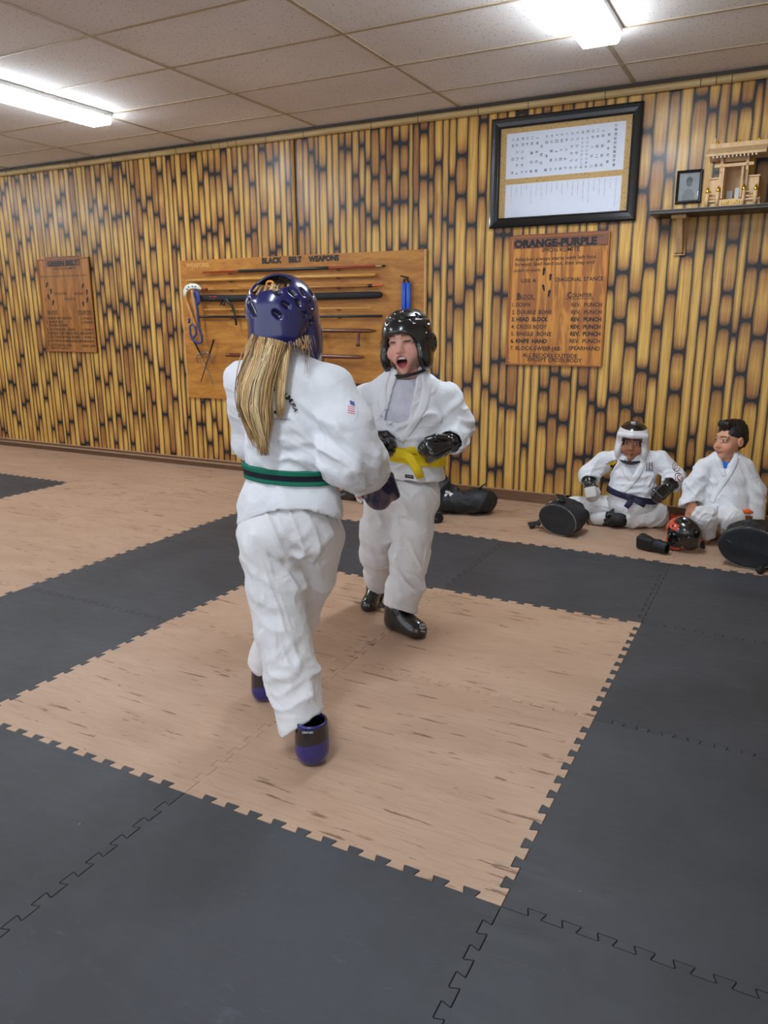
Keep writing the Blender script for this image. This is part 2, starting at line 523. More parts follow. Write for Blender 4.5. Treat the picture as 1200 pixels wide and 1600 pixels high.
# ---- puzzle mats
def m_tan():
    t = NT('tan_mat'); o = t.obj(); r = t.new('ShaderNodeObjectInfo').outputs['Random']
    off = t.new('ShaderNodeCombineXYZ'); t.put(off.inputs[0], t.math('MULTIPLY', r, 37.)); t.put(off.inputs[1], t.math('MULTIPLY', r, 71.)); t.put(off.inputs[2], r)
    big = t.noise(t.vmul(o, (1.2, 3.5, 1), off.outputs[0]), 1.6, 3)
    grain = t.noise(t.vmul(o, (4, 60, 1), off.outputs[0]), 2.2, 4, .65)
    st = t.noise(t.vmul(o, (5.0, 42, 1), off.outputs[0]), 1.0, 4, .62, .4)
    dens = t.noise(t.vmul(o, (1.0, 1.6, 1), off.outputs[0]), 1.3, 2)
    thr = t.math('SUBTRACT', .72, t.math('MULTIPLY', dens, .21))
    d = t.mapr(t.math('SUBTRACT', st, thr), 0.0, .05)
    c = t.mix(t.mapr(big, .3, .7), lin((190, 158, 133)), lin((179, 146, 121)))
    c = t.mix(t.math('MULTIPLY', t.mapr(grain, .45, .72), .35), c, lin((150, 116, 88)))
    c = t.mix(t.math('MULTIPLY', d, .8), c, lin((104, 72, 52)))
    t.bump(grain, .08, .001)
    return t.fin(c, .5, .4)
def m_black():
    t = NT('black_mat'); o = t.obj(); r = t.new('ShaderNodeObjectInfo').outputs['Random']
    off = t.new('ShaderNodeCombineXYZ'); t.put(off.inputs[0], t.math('MULTIPLY', r, 29.)); t.put(off.inputs[1], t.math('MULTIPLY', r, 53.))
    v = t.vmul(o, (1, 1, 1), off.outputs[0])
    a = t.noise(v, 2.2, 5, .6); b = t.noise(t.vmul(o, (2, 9, 1), off.outputs[0]), 3., 5, .7, 1.2)
    vor = t.new('ShaderNodeTexVoronoi', feature='F1'); t.put(vor.inputs['Vector'], v); vor.inputs['Scale'].default_value = 9.
    speck = t.mapr(vor.outputs['Distance'], .018, .035, 1., 0.)
    keep = t.mapr(t.noise(v, 4.1, 1), .56, .62)
    c = t.mix(t.mapr(a, .25, .75), lin((54, 55, 58)), lin((66, 68, 73)))
    c = t.mix(t.math('MULTIPLY', t.mapr(b, .55, .8), .45), c, lin((92, 96, 104)))
    c = t.mix(t.math('MULTIPLY', speck, keep), c, lin((170, 172, 176)))
    t.bump(t.noise(o, 900, 2), .15, .0006)
    return t.fin(c, t.mapr(b, .3, .8, .5, .64), .4)
TAN, BLK = m_tan(), m_black()
def is_tan(i, j):
    if i in (-1, -2) and j in (0, 1): return True
    if j >= 3: return True
    if i in (-4, -5): return True
    return False
I0, I1, J0, J1 = -8, 1, -2, 3
DEP = .024
def edge(a, b, side):
    """jigsaw outline from grid node a to b; side = unit vector the notches go towards"""
    a, b, side = (np.array(v, float) for v in (a, b, side)); t = b-a; p = 1/12
    out = [a]
    for k in range(1, 12):
        c = k*p
        for q, d in ((-.21, 0.), (-.19, .06), (-.27, .86), (-.25, 1.), (.25, 1.), (.27, .86), (.19, .06), (.21, 0.)):
            out.append(a+t*(c+q*p)+side*DEP*d)
    return out
def outline(i, j):
    P = []
    def straight(k): return False
    # bottom (y=j) left to right; notches always go into the tan tile, otherwise upwards / to the left
    def hor(i, j):
        if j == J0: return [np.array([i, j], float)]
        up, dn = is_tan(i, j), is_tan(i, j-1)
        s = 1 if (up or not dn) else -1
        return edge((i, j), (i+1, j), (0, s))
    def ver(i, j):
        if i == I0 or i == I1+1: return [np.array([i, j], float)]
        rt, lf = is_tan(i, j), is_tan(i-1, j)
        s = -1 if (lf or not rt) else 1
        return edge((i, j), (i, j+1), (s, 0))
    P += hor(i, j); P += ver(i+1, j)
    top = [np.array([i, j+1], float)]
    if j == J1: P += [np.array([i+1, 4.105]), np.array([i, 4.105])]
    else:
        q = hor(i, j+1); P += [np.array([i+1, j+1], float)]+q[:0:-1]
    q = ver(i, j); P += ([np.array([i, j+1], float)] if j != J1 else [np.array([i, 4.0])])+q[:0:-1]
    out = []
    for p in P:
        if not out or np.linalg.norm(out[-1]-p) > 1e-6: out.append(p)
    return np.array(out)
def tile(i, j):
    P = outline(i, j); n = len(P)
    e = np.roll(P, -1, 0)-P; e /= np.linalg.norm(e, axis=1)[:, None]; nn = np.stack([-e[:, 1], e[:, 0]], 1)
    vn = nn+np.roll(nn, 1, 0); vn /= np.maximum(np.linalg.norm(vn, axis=1)[:, None], .6)
    g = .0004 if is_tan(i, j) else .0011
    c = np.array([i+.5, j+.5]); Q = P+vn*g-c; R = P+vn*(g+.0012)-c
    V = [(x, y, -.0012) for x, y in Q]+[(x, y, 0.) for x, y in R]+[(x, y, -.014) for x, y in Q]
    F = [tuple(range(n, 2*n))]+[(k, (k+1) % n, n+(k+1) % n, n+k) for k in range(n)]+[(2*n+k, 2*n+(k+1) % n, (k+1) % n, k) for k in range(n)]
    me = bpy.data.meshes.new('puzzle_mat'); me.from_pydata(V, [], F); me.update()
    tan = is_tan(i, j)
    o = link('puzzle_mat', me, TAN if tan else BLK); o.location = (c[0], c[1], 0)
    rows = {3: 'row along the bamboo wall', 2: 'row behind the tan square', 1: 'row of the square\'s far half', 0: 'row of the square\'s near half', -1: 'row before the tan square', -2: 'second row before the tan square'}
    cols = {-1: 'behind its right half', -2: 'behind its left half', 0: 'first right of it', 1: 'second right of it'}
    if i in (-1, -2) and j in (0, 1):
        L = 'tan puzzle mat, %s %s quarter of the tan square' % ('far' if j else 'near', 'right' if i == -1 else 'left')
    else:
        if i in (-1, -2): cc = 'in line with its %s half' % ('right' if i == -1 else 'left')
        elif i >= 0: cc = '%sright of it' % ('first ' if i == 0 else 'second ')
        else: cc = '%sleft of it' % ['first ', 'second ', 'third ', 'fourth ', 'fifth ', 'sixth '][-3-i]
        L = '%s puzzle mat, %s, %s' % ('tan' if tan else 'black', rows[j].replace('the tan square', 'tan square'), cc.replace('of it', 'of square').replace('its', "square's"))
    tag(o, L, 'floor mat', 'tan puzzle mats' if tan else 'black puzzle mats')
for j in range(J0, J1+1):
    for i in range(I0, I1+1): tile(i, j)

mb = MB(); mb.box((-8.4, -3.4, -.1), (2.4, WY+.1, -.0145))
tag(mb.build('floor', plain('concrete', (60, 58, 56), .8)), kind='structure')

# ---- bamboo painted wall: every segment of every cane carries its own size for the paint shader
def m_bamboo():
    t = NT('bamboo_paint'); uv = t.new('ShaderNodeUVMap', uv_map='seg').outputs[0]
    sx = t.new('ShaderNodeSeparateXYZ'); t.put(sx.inputs[0], uv); x, y = sx.outputs[0], sx.outputs[1]
    L, W, S, S2 = (t.attr(k) for k in ('seg_len', 'seg_w', 'seed', 'seed2'))
    g = t.new('ShaderNodeNewGeometry').outputs['Position']
    wob = t.noise(t.vmul(g, (18, 1, 5)), 1.0, 2); x = t.math('ADD', x, t.math('MULTIPLY', t.math('SUBTRACT', wob, .5), .012))
    r = t.math('MULTIPLY', W, .84)
    def sd(px, py):
        qx = t.math('SUBTRACT', t.math('ABSOLUTE', px), t.math('SUBTRACT', W, r))
        half = t.math('MULTIPLY', L, .5)
        qy = t.math('SUBTRACT', t.math('ABSOLUTE', t.math('SUBTRACT', py, half)), t.math('SUBTRACT', half, r))
        mx = t.math('MAXIMUM', qx, 0.); my = t.math('MAXIMUM', qy, 0.)
        ln = t.math('SQRT', t.math('ADD', t.math('MULTIPLY', mx, mx), t.math('MULTIPLY', my, my)))
        return t.math('SUBTRACT', t.math('ADD', ln, t.math('MINIMUM', t.math('MAXIMUM', qx, qy), 0.)), r)
    d = sd(x, y)
    spray = t.math('MULTIPLY', t.math('SUBTRACT', t.noise(t.vmul(g, (1, 1, 1)), 260, 2), .5), .006)
    d2 = t.math('ADD', d, spray)
    de = t.math('MINIMUM', y, t.math('SUBTRACT', L, y))
    nearend = t.mapr(de, .02, .13, 1., 0.)
    lw = t.math('ADD', .0034, t.math('MULTIPLY', nearend, .0062))
    line = t.mapr(t.math('ADD', d2, lw), -.0035, .0025)
    endb = t.mapr(de, .0, t.math('ADD', .10, t.math('MULTIPLY', S2, .26)), 1., 0.)
    node = t.mapr(de, .006, .055, 1., 0.)
    side = t.mapr(d, -.022, -.002)
    streak = t.noise(t.vmul(g, (75, 1, 2.2)), 1.0, 4, .6, .5)
    streak2 = t.noise(t.vmul(g, (220, 1, 5)), 1.0, 2, .5)
    blot = t.noise(t.vmul(g, (9, 1, 3.2)), 1.0, 3)
    yel = t.mix(t.mapr(streak, .32, .68), lin((230, 188, 100)), lin((200, 148, 62)))
    brn = t.mix(t.mapr(streak, .3, .7), lin((178, 120, 62)), lin((134, 86, 44)))
    c = t.mix(t.mapr(t.math('ADD', S, t.math('MULTIPLY', t.math('SUBTRACT', blot, .5), .9)), .55, .95), yel, brn)
    c = t.mix(t.math('MULTIPLY', endb, .9), c, brn)
    c = t.mix(t.math('MULTIPLY', t.mapr(streak2, .5, .75), .3), c, lin((150, 98, 44)))
    c = t.mix(t.math('MULTIPLY', side, .65), c, lin((104, 62, 28)))
    c = t.mix(t.math('MULTIPLY', node, .75), c, lin((62, 44, 34)))
    c = t.mix(line, c, lin((28, 25, 26)))
    t.bump(t.noise(g, 240, 2), .12, .001)
    return t.fin(c, t.mapr(t.noise(g, 3.0, 2), .3, .7, .34, .46), .5)
BAMBOO = m_bamboo()
def bamboo_wall():
    V, F, UV, LEN, WID, SD, S2 = [], [], [], [], [], [], []
    x = -8.4; r = random.Random(11); last_plain = False
    while x < 2.3:
        w = r.uniform(.058, .092) if x > -1.9 else r.uniform(.046, .078)
        plain_cane = r.random() < .34 and not last_plain
        last_plain = plain_cane
        if plain_cane: w *= r.uniform(.62, .95)
        z = -r.uniform(0, .6); base = r.random()*(.3 if plain_cane else 1)
        while z < 2.9:
            u = r.random(); L = r.uniform(.2, .34) if u < .14 else (r.uniform(.32, .52) if u < .72 else r.uniform(.55, .85))
            if plain_cane: L = r.uniform(1.2, 3.2)
            z0, z1 = z, z+L; c0, c1 = max(z0, .0), min(z1, 2.86)
            if c1 > c0:
                b = len(V); V += [(x, WY, c0), (x+w, WY, c0), (x+w, WY, c1), (x, WY, c1)]; F.append((b, b+1, b+2, b+3))
                UV += [(-w/2, c0-z0), (w/2, c0-z0), (w/2, c1-z0), (-w/2, c1-z0)]
                LEN.append(L); WID.append(w/2); SD.append(.3*base+(.35 if plain_cane else .68)*r.random()*(1.2 if L < .4 else .95)); S2.append(r.random())
            z = z1
        x += w
    # the wall is a slab: back and rim
    b = len(V); V += [(-8.4, WY+.1, 0), (x, WY+.1, 0), (x, WY+.1, 2.9), (-8.4, WY+.1, 2.9)]; F.append((b+3, b+2, b+1, b))
    UV += [(0, .1)]*4; LEN.append(1); WID.append(.05); SD.append(.3); S2.append(.3)
    me = bpy.data.meshes.new('wall_back'); me.from_pydata(V, [], F); me.update()
    uv = me.uv_layers.new(name='seg'); uv.data.foreach_set('uv', np.array(UV, F32).ravel())
    for nme, d in (('seg_len', LEN), ('seg_w', WID), ('seed', SD), ('seed2', S2)):
        a = me.attributes.new(nme, 'FLOAT', 'FACE'); a.data.foreach_set('value', np.array(d, F32))
    tag(link('wall_back', me, BAMBOO), kind='structure')
bamboo_wall()
cream = plain('cream_paint', (196, 186, 170), .7)
for nme, lo, hi in (('wall_left', (-8.5, -3.4, 0), (-8.4, WY, H)), ('wall_right', (2.3, -3.4, 0), (2.4, WY, H))):
    mb = MB(); mb.box(lo, hi); tag(mb.build(nme, cream), kind='structure')

# ---- ceiling
def m_ceil():
    t = NT('ceiling_tile'); o = t.obj()
    v = t.new('ShaderNodeTexVoronoi', feature='F1'); t.put(v.inputs['Vector'], t.vmul(o, (1, .8, 1))); v.inputs['Scale'].default_value = 62.
    pit = t.mapr(v.outputs['Distance'], .16, .30, 1., 0.); k = t.mapr(t.noise(o, 45, 2), .46, .56)
    p = t.math('MULTIPLY', pit, k)
    c = t.mix(t.mapr(t.noise(o, 1.1, 3), .3, .7), lin((236, 230, 226)), lin((224, 216, 210)))
    c = t.mix(t.math('MULTIPLY', p, .62), c, lin((92, 80, 72)))
    t.bump(t.noise(o, 120, 3), .25, .002)
    return t.fin(c, .9, .2)
mb = MB(); mb.box((-8.5, -3.4, H), (2.4, WY+.1, H+.06)); tag(mb.build('ceiling', m_ceil()), kind='structure')
GX, GY = -3.0496, 3.6668
mb = MB()
for k in range(-5, 6):
    x = GX+k*1.2192; mb.box((x-.012, -3.4, H-.005), (x+.012, WY, H+.01))
for k in range(0, 12):
    y = GY-k*.6096; mb.box((-8.4, y-.011, H-.0045), (2.3, y+.011, H+.01))
tag(mb.build('trim_1', plain('grid_paint', (176, 158, 132), .5)), kind='structure')

# ---- bamboo pole along the top of the wall
mb = MB(); pts = []; rad = []; x = -8.3; r = random.Random(5)
while x < 2.3:
    L = r.uniform(.3, .62)
    if r.random() < .2: L = .09
    for q, k in ((0, 1.0), (.012, .985), (.03, .97), (L-.03, .97), (L-.012, .985)):
        pts.append((x+q, WY-.022, 2.812)); rad.append(.025*k)
    pts.append((x+L-.004, WY-.022, 2.812)); rad.append(.0262)
    x += L
mb.tube(pts, rad, 12)
def m_pole():
    t = NT('bamboo_pole'); o = t.obj()
    n = t.noise(t.vmul(o, (2, 40, 40)), 1., 3)
    return t.fin(t.mix(t.mapr(n, .3, .7), lin((196, 170, 120)), lin((172, 142, 92))), .4, .5)
tag(mb.build('trim_2', m_pole(), smooth=True), kind='structure')
mb = MB(); xx = -8.3; r = random.Random(5)
while xx < 2.3:
    L = r.uniform(.3, .62)
    if r.random() < .2: L = .09
    xx += L
    mb.tube([(xx-.005, WY-.022, 2.812), (xx-.001, WY-.022, 2.812)], .0268, 12)
mb.box((-8.4, WY-.012, 2.836), (2.3, WY, 2.862))
tag(mb.build('trim_3', plain('bamboo_ring', (60, 46, 34), .6), smooth=False), kind='structure')
# thin batten over the panel joint
mb = MB(); mb.tube([(-3.287, WY-.002, .1), (-3.287, WY-.002, 2.79)], .013, 8)
mb.mi = 1; mb.box((-3.274, WY-.003, .1), (-3.266, WY, 2.79))
tag(mb.build('trim_4', [woodmat('batten', (200, 150, 74), (168, 116, 50), axis=2), plain('joint', (30, 24, 22), .8)]), kind='structure')
# ---- baseboard: plain board on the right, ledged on the left
bbm = plain('baseboard_brown', (112, 82, 58), .45, var=.12, scale=12)
mb = MB(); mb.box((-3.0, WY-.014, 0), (2.3, WY, .082)); mb.box((-8.4, WY-.012, 0), (-3.0, WY, .082))
tag(mb.build('baseboard_back', bbm, bevel=.002), kind='structure')
mb = MB(); mb.box((-8.4, WY-.034, .046), (-3.0, WY-.012, .057)); mb.box((-8.4, WY-.018, .076), (-3.0, WY-.0, .084)); mb.box((-3.0, WY-.016, .078), (2.3, WY, .084))
tag(mb.build('trim_5', plain('baseboard_lip', (170, 138, 110), .4)), kind='structure')

# ---- ceiling lights
LAMP = 27.0
def m_emit():
    t = NT('lit_lens'); t.fin((.9, .9, .9), .5)
    t.b.inputs['Emission Color'].default_value = (*lin((230, 243, 255)), 1); t.b.inputs['Emission Strength'].default_value = LAMP
    return t.m
LENS = m_emit(); HOUS = plain('lamp_housing', (210, 210, 206), .4)
def ceiling_light(x, y0, label):
    y1 = y0+1.2192; root = thing('ceiling_light', label, 'ceiling light', (x, (y0+y1)/2, H), 'fluorescent ceiling lights')
    m = MB()
    sec = [(-.104, -.012), (-.102, -.05), (-.088, -.068), (.088, -.068), (.102, -.05), (.104, -.012)]
    n = len(sec); e = .012
    vs = [(x+a, y0+e, H-.012+b*.98) for a, b in sec]+[(x+a, y1-e, H-.012+b*.98) for a, b in sec]
    m.add(vs, [(i, n+i, n+(i+1) % n, (i+1) % n)[::-1] for i in range(n)]+[tuple(range(n))[::-1], tuple(range(n, 2*n))])
    m.build('lens', LENS, root)
    m = MB(); m.box((x-.112, y0, H-.030), (x+.112, y1, H-.001)); m.build('housing', HOUS, root, bevel=.002)
ceiling_light(-.60, 1.835, 'lit fluorescent ceiling light above the framed calligraphy')
ceiling_light(-4.27, 1.835, 'lit fluorescent ceiling light at the left edge')
ceiling_light(-4.27, -1.82, 'unseen fluorescent ceiling light added at the camera end, left row')  # last three fixtures lie out of view, added to light the room
ceiling_light(-.60, -1.82, 'unseen fluorescent ceiling light added over the camera, right row')
ceiling_light(-7.93, 1.835, 'unseen fluorescent ceiling light added at the far left wall')
w = bpy.data.worlds.new('world'); SC.world = w; w.use_nodes = True
w.node_tree.nodes['Background'].inputs[0].default_value = (*lin((232, 236, 245)), 1); w.node_tree.nodes['Background'].inputs[1].default_value = .85  # background enters at the open camera end as added ambient fill
SC.view_settings.exposure = 0.82
# ================================================================== THINGS ON THE WALL
INK = plain('black_paint', (22, 20, 20), .5, var=.2)
PLY = woodmat('plywood', (196, 136, 58), (164, 104, 42), .42, axis=0, scale=1.2, stretch=5.)
def m_sign(name, a, b):
    t = NT(name); o = t.obj()
    n = t.noise(t.vmul(o, (16, 1, 1.6)), 1., 4, .6, 1.6); n2 = t.noise(t.vmul(o, (90, 1, 3)), 1., 3)
    c = t.mix(t.mapr(n, .42, .58), lin(a), lin(b))
    c = t.mix(t.math('MULTIPLY', t.mapr(n2, .5, .8), .3), c, lin((110, 66, 26)))
    return t.fin(c, .35, .5)
SIGN = m_sign('stained_sign_wood', (206, 138, 52), (160, 96, 38))
SIGN2 = m_sign('stained_sign_wood_pale', (180, 120, 58), (150, 94, 44))
TRIMW = plain('sign_trim', (158, 94, 44), .4)
PLANK = woodmat('title_plank', (140, 92, 70), (112, 70, 52), axis=0)
STEEL = plain('screw_steel', (200, 196, 188), .3, metal=1.)
PALE = plain('pale_chalk', (222, 178, 112), .7)

def sign(name, label, cat, x0, x1, z0, z1, wood, th=.014, trim=.012):
    root = thing(name, label, cat, ((x0+x1)/2, WY, z0))
    mb = MB(); mb.box((x0, WY-th, z0), (x1, WY, z1)); mb.build('panel', wood, root, bevel=.001)
    mb = MB()
    for a, b in (((x0, z1-trim), (x1, z1)), ((x0, z0), (x1, z0+trim))): mb.box((a[0], WY-th-.008, a[1]), (b[0], WY, b[1]))
    for a, b in (((x0, z0), (x0+trim, z1)), ((x1-trim, z0), (x1, z1))): mb.box((a[0], WY-th-.007, a[1]), (b[0], WY, b[1]))
    if trim: mb.build_each('edge_trim', TRIMW, root, bevel=.002)
    return root
def lettering(root, lines, conv, y, mat=INK, name='text_line'):
    for body, x0, y0, x1, y1, cap_px, bold in lines:
        mb = MB(); a, b = conv(x0, y0, y), conv(x1, y1, y); c = conv(x0, y0-cap_px, y)
        wall_text(mb, body, a[0], (a[2]+b[2])/2, (c[2]-a[2]), y, b[0]-a[0], bold)
        mb.build(name, mat, root)

# ---- ORANGE-PURPLE sign
y_s = WY-.0165
root = sign('belt_sign', 'large stained wooden sign headed ORANGE-PURPLE under the framed calligraphy', 'sign', -1.415, -.700, 1.044, 1.955, SIGN)
cv = lambda a, b, y=y_s: wp(780+a/6.316, 350+b/6.316, y)
a, b = cv(140, 245), cv(1070, 215)
mb = MB(); mb.box((a[0], WY-.020, a[2]), (b[0], WY-.013, a[2]+.093)); mb.build('title_plank', PLANK, root, bevel=.0015)
L = [('IPPON KUMITE', 422, 278, 792, 265, 40, .012), ('Attacker always starts with left foot', 155, 366, 960, 338, 34, .012),
     ('forward, lead hand out, then step and', 155, 415, 935, 392, 34, .012), ('punch on count.', 148, 475, 410, 465, 32, .012),
     ('USE A', 220, 580, 365, 574, 36, .018), ('DIAGONAL STANCE', 553, 568, 1028, 558, 38, .018),
     ('B', 175, 738, 212, 738, 55, .03), ('LOCK', 215, 735, 340, 732, 38, .018), ('C', 672, 728, 716, 728, 55, .03), ('OUNTER', 718, 725, 918, 720, 38, .018)]
rows = [('1. DOWN', 128, 305), ('2. DOUBLE  BONE', 125, 520), ('3. HEAD  BLOCK', 122, 482), ('4. CROSS BODY', 118, 470), ('5. SINGLE  BONE', 115, 513), ('6. KNIFE  HAND', 112, 470), ('7. BLOCK-SWEEP-JAB', 108, 600)]
rr = [(712, 1013), (708, 1010), (705, 1007), (702, 1000), (698, 998), (692, 995), (685, 992)]
for k, (s_, xa, xb) in enumerate(rows):
    yy = [815, 888, 960, 1033, 1103, 1174, 1246][k]
    L.append((s_, xa, yy, xb, yy, 38, .04 if k in (2, 5) else .018))
    L.append(('REV.  PUNCH' if k < 6 else 'SPEARHAND', rr[k][0], yy, rr[k][1], yy, 38, .04 if k in (2, 3, 4) else .018))
L += [('ALL BLOCKS OUTSIDE', 228, 1313, 770, 1318, 36, .018), ('EXCEPT CROSS BODY', 280, 1356, 815, 1364, 36, .018)]
lettering(root, L, lambda a, b, y: wp(780+a/6.316, 350+b/6.316, y), WY-.0148)
lettering(root, [('ORANGE-PURPLE', 148, 230, 965, 200, 68, .06)], lambda a, b, y: wp(780+a/6.316, 350+b/6.316, y), WY-.0206, name='title_marking')
mb = MB()
def foot(mb, conv, cx, cy, s, rot, y):
    V = []
    for q in range(16):
        th = 2*math.pi*q/16; u, v = math.cos(th), math.sin(th)
        w = .36+.10*v-.10*(abs(v) < .35); V.append((u*w*s, v*s))
    pts = []
    for u, v in V:
        X, Y = u*math.cos(rot)-v*math.sin(rot), u*math.sin(rot)+v*math.cos(rot)
        p = conv(cx+X, cy-Y, y); pts.append((p[0], p[2]))
    mb.add([(px, y, pz) for px, pz in pts], [tuple(range(len(pts)))])
for cx, cy, s_, r_ in ((440, 470, 40, -.15), (505, 525, 36, -.1), (438, 630, 36, .2), (492, 685, 38, -.2)):
    foot(mb, cv, cx, cy, s_, r_, WY-.0148)
for xa, xb, ya in ((158, 362, 745), (655, 935, 740)):
    p, q = cv(xa, ya), cv(xb, ya); mb.box((p[0], WY-.0148, p[2]-.002), (q[0], WY-.014, p[2]+.002))
mb.build_each('footprint_marking', INK, root)
mb = MB()
for a, b in ((150, 160), (1060, 120), (100, 1350), (968, 1370)):
    p = cv(a, b); mb.sphere((p[0], WY-.018, p[2]), (.006, .006, .006), 8)
mb.build_each('screw_head', STEEL, root, smooth=True)

# ---- GREEN BELT sign
root = sign('belt_sign', 'smaller wooden sign headed GREEN BELT on the left stretch of wall', 'sign', -6.441, -5.703, 1.058, 1.977, SIGN2, trim=.014)
cg = lambda a, b, y=WY-.0165: wp(40+a/8.571, 390+b/8.571, y)
a, b = cg(275, 232), cg(722, 230)
mb = MB(); mb.box((a[0], WY-.020, a[2]), (b[0], WY-.013, a[2]+.092)); mb.build('title_plank', PLANK, root, bevel=.0015)
L = [('IPPON  KUMITE', 385, 268, 668, 266, 30, .01), ('Block and counter done at the same time', 205, 370, 818, 356, 24, .006),
     ('DIAGONAL', 385, 605, 562, 605, 34, .01), ('INLINE', 652, 605, 770, 605, 34, .01), ('STANCE', 525, 680, 668, 678, 34, .01),
     ('BLOCK', 300, 858, 430, 858, 42, .02), ('COUNTER', 700, 860, 880, 858, 44, .02),
     ('1. INSIDE REV. DOWN', 278, 935, 618, 935, 32, .022), ('L. PUNCH', 748, 938, 905, 938, 32, .022), ('2. INSIDE REV.', 280, 984, 510, 984, 32, .022), ('L. PUNCH', 755, 990, 908, 990, 32, .022),
     ('DOUBLE BONE', 315, 1030, 560, 1030, 32, .022), ('3. OUTSIDE REV. HEAD', 288, 1085, 662, 1085, 32, .022), ('L. PUNCH', 765, 1088, 912, 1088, 32, .022),
     ('4. INSIDE CROSSBODY-L. BACKFIST', 292, 1135, 918, 1138, 32, .022), ('5. OUTSIDE SINGLE BONE - L. PUNCH', 298, 1185, 925, 1190, 32, .022), ('6. OUTSIDE KNIFEHAND-SPEARHAND', 302, 1238, 930, 1244, 32, .022),
     ('7. OUTSIDE BLOCK-', 310, 1294, 632, 1296, 32, .022), ('LEAD JAB', 755, 1304, 935, 1306, 32, .022), ('SWEEP-JAB', 345, 1334, 560, 1336, 30, .012)]
lettering(root, L, cg, WY-.0148)
lettering(root, [('GREEN BELT', 295, 214, 703, 212, 60, .06)], cg, WY-.0206, name='title_marking')
mb = MB()
for cx, cy, r_ in ((285, 475, -.25), (340, 560, .1), (308, 635, .3), (368, 712, -.15), (766, 487, -.2), (822, 570, .05), (825, 675, -.1), (772, 730, .1)): foot(mb, cg, cx, cy, 38, r_, WY-.0148)
for xa, xb, ya in ((300, 440, 868), (700, 888, 872)):
    p, q = cg(xa, ya), cg(xb, ya); mb.box((p[0], WY-.0148, p[2]-.002), (q[0], WY-.014, p[2]+.002))
mb.build_each('footprint_marking', INK, root)

# ---- weapons board
YB = WY-.024
root = thing('weapons_board', 'wide plywood board lettered BLACK BELT WEAPONS behind the two sparring people', 'display board', (-3.31, WY, .664))
mb = MB(); mb.box((-4.541, YB, .664), (-2.084, WY-.001, 1.898)); mb.build('panel', PLY, root, bevel=.001)
mb = MB(); mb.box((-2.094, YB-.003, .664), (-2.080, WY-.001, 1.898)); mb.box((-4.545, YB-.003, .664), (-4.535, WY-.001, 1.898)); mb.build_each('edge_strip', plain('edge_ply', (206, 164, 104), .5), root)
def cb(a, b, y=YB-.001): return wp(270+a/2.927, 380+b/2.927, y)
lettering(root, [('BLACK', 408, 93, 500, 88, 24, .06), ('BELT', 530, 87, 590, 85, 24, .06), ('WEAPONS', 620, 84, 760, 78, 24, .06)], cb, YB-.003, name='title_marking')
lettering(root, [('WEAPONS', 62, 112, 165, 106, 18, .0)], cb, YB-.0015, PALE, 'faded_marking')
mb = MB()
for z, r_ in ((1.786, .0125), (1.722, .0155), (1.640, .012), (1.466, .007), (1.403, .0105)):
    for x in (-3.95, -2.85): mb.tube([(x, YB+.002, z-r_-.006), (x, YB-.05, z-r_-.006), (x, YB-.056, z-r_+.004)], .004, 6)
mb.build_each('peg', plain('peg_steel', (120, 108, 90), .4, metal=.6), root)
root = thing('ledge_with_shade', 'small wooden ledge with painted shade beneath, low on the weapons board', 'ledge', (-2.76, YB, .70))
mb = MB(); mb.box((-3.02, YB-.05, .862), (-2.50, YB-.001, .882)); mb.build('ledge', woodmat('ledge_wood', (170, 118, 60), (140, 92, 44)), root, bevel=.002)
mb = MB(); mb.box((-3.02, YB-.02, .70), (-2.50, YB-.001, .862)); mb.build('ledge_shade', woodmat('ledge_shade_brown', (104, 60, 28), (84, 46, 20)), root)  # dark panel puts the shadow below the ledge into its colour

BO = woodmat('staff_wood', (216, 164, 84), (190, 134, 60), .3, axis=0)
def staff(name, label, x0, x1, z, r, segs, y=None):
    y = YB-.03 if y is None else y
    root = thing(name, label, 'staff', ((x0+x1)/2, y, z), 'long weapons on the board')
    for nm, m, a, b, ra, rb in segs:
        mb = MB(); xa, xb = x0+(x1-x0)*a, x0+(x1-x0)*b
        mb.tube([(xa, y, z), (xa+.004, y, z)]+[(xa+(xb-xa)*k/6, y, z) for k in range(1, 6)]+[(xb-.004, y, z), (xb, y, z)], [ra*.8, ra]+[ra+(rb-ra)*k/6 for k in range(1, 6)]+[rb, rb*.8], 12)
        mb.build(nm, m, root, smooth=True)
    return root
RED = plain('red_lacquer', (150, 52, 28), .3); BLKW = plain('black_lacquer', (26, 24, 25), .35); BRZ = plain('brass_band', (190, 160, 110), .4, metal=.7)
staff('staff', 'thin red and black staff, topmost on the weapons board', -4.262, -2.418, 1.786, .011, [('red_end', RED, 0, .22, .007, .0105), ('shaft', BLKW, .22, .72, .0125, .0125), ('red_end', RED, .72, .955, .0105, .009), ('band', BRZ, .955, .985, .010, .010), ('tip', BLKW, .985, 1, .009, .007)])
staff('staff', 'thick pale wooden staff, second from top on the weapons board', -4.437, -2.505, 1.722, .016, [('shaft', BO, 0, 1, .0125, .0155)])
staff('staff', 'brown wooden staff with red tips, third from top on the weapons board', -4.287, -2.442, 1.640, .012, [('tip', RED, 0, .035, .0105, .0105), ('band', BLKW, .035, .045, .012, .012), ('shaft', woodmat('staff_brown', (196, 136, 66), (160, 104, 48), .35, axis=0), .045, .93, .011, .0115), ('band', BLKW, .93, .95, .013, .013), ('tip', plain('orange_tip', (206, 104, 60), .4), .95, 1, .0105, .010)])
root = thing('sword_bag', 'long black fabric weapon bag hanging among the staffs', 'bag', (-3.39, YB-.034, 1.563), 'long weapons on the board')
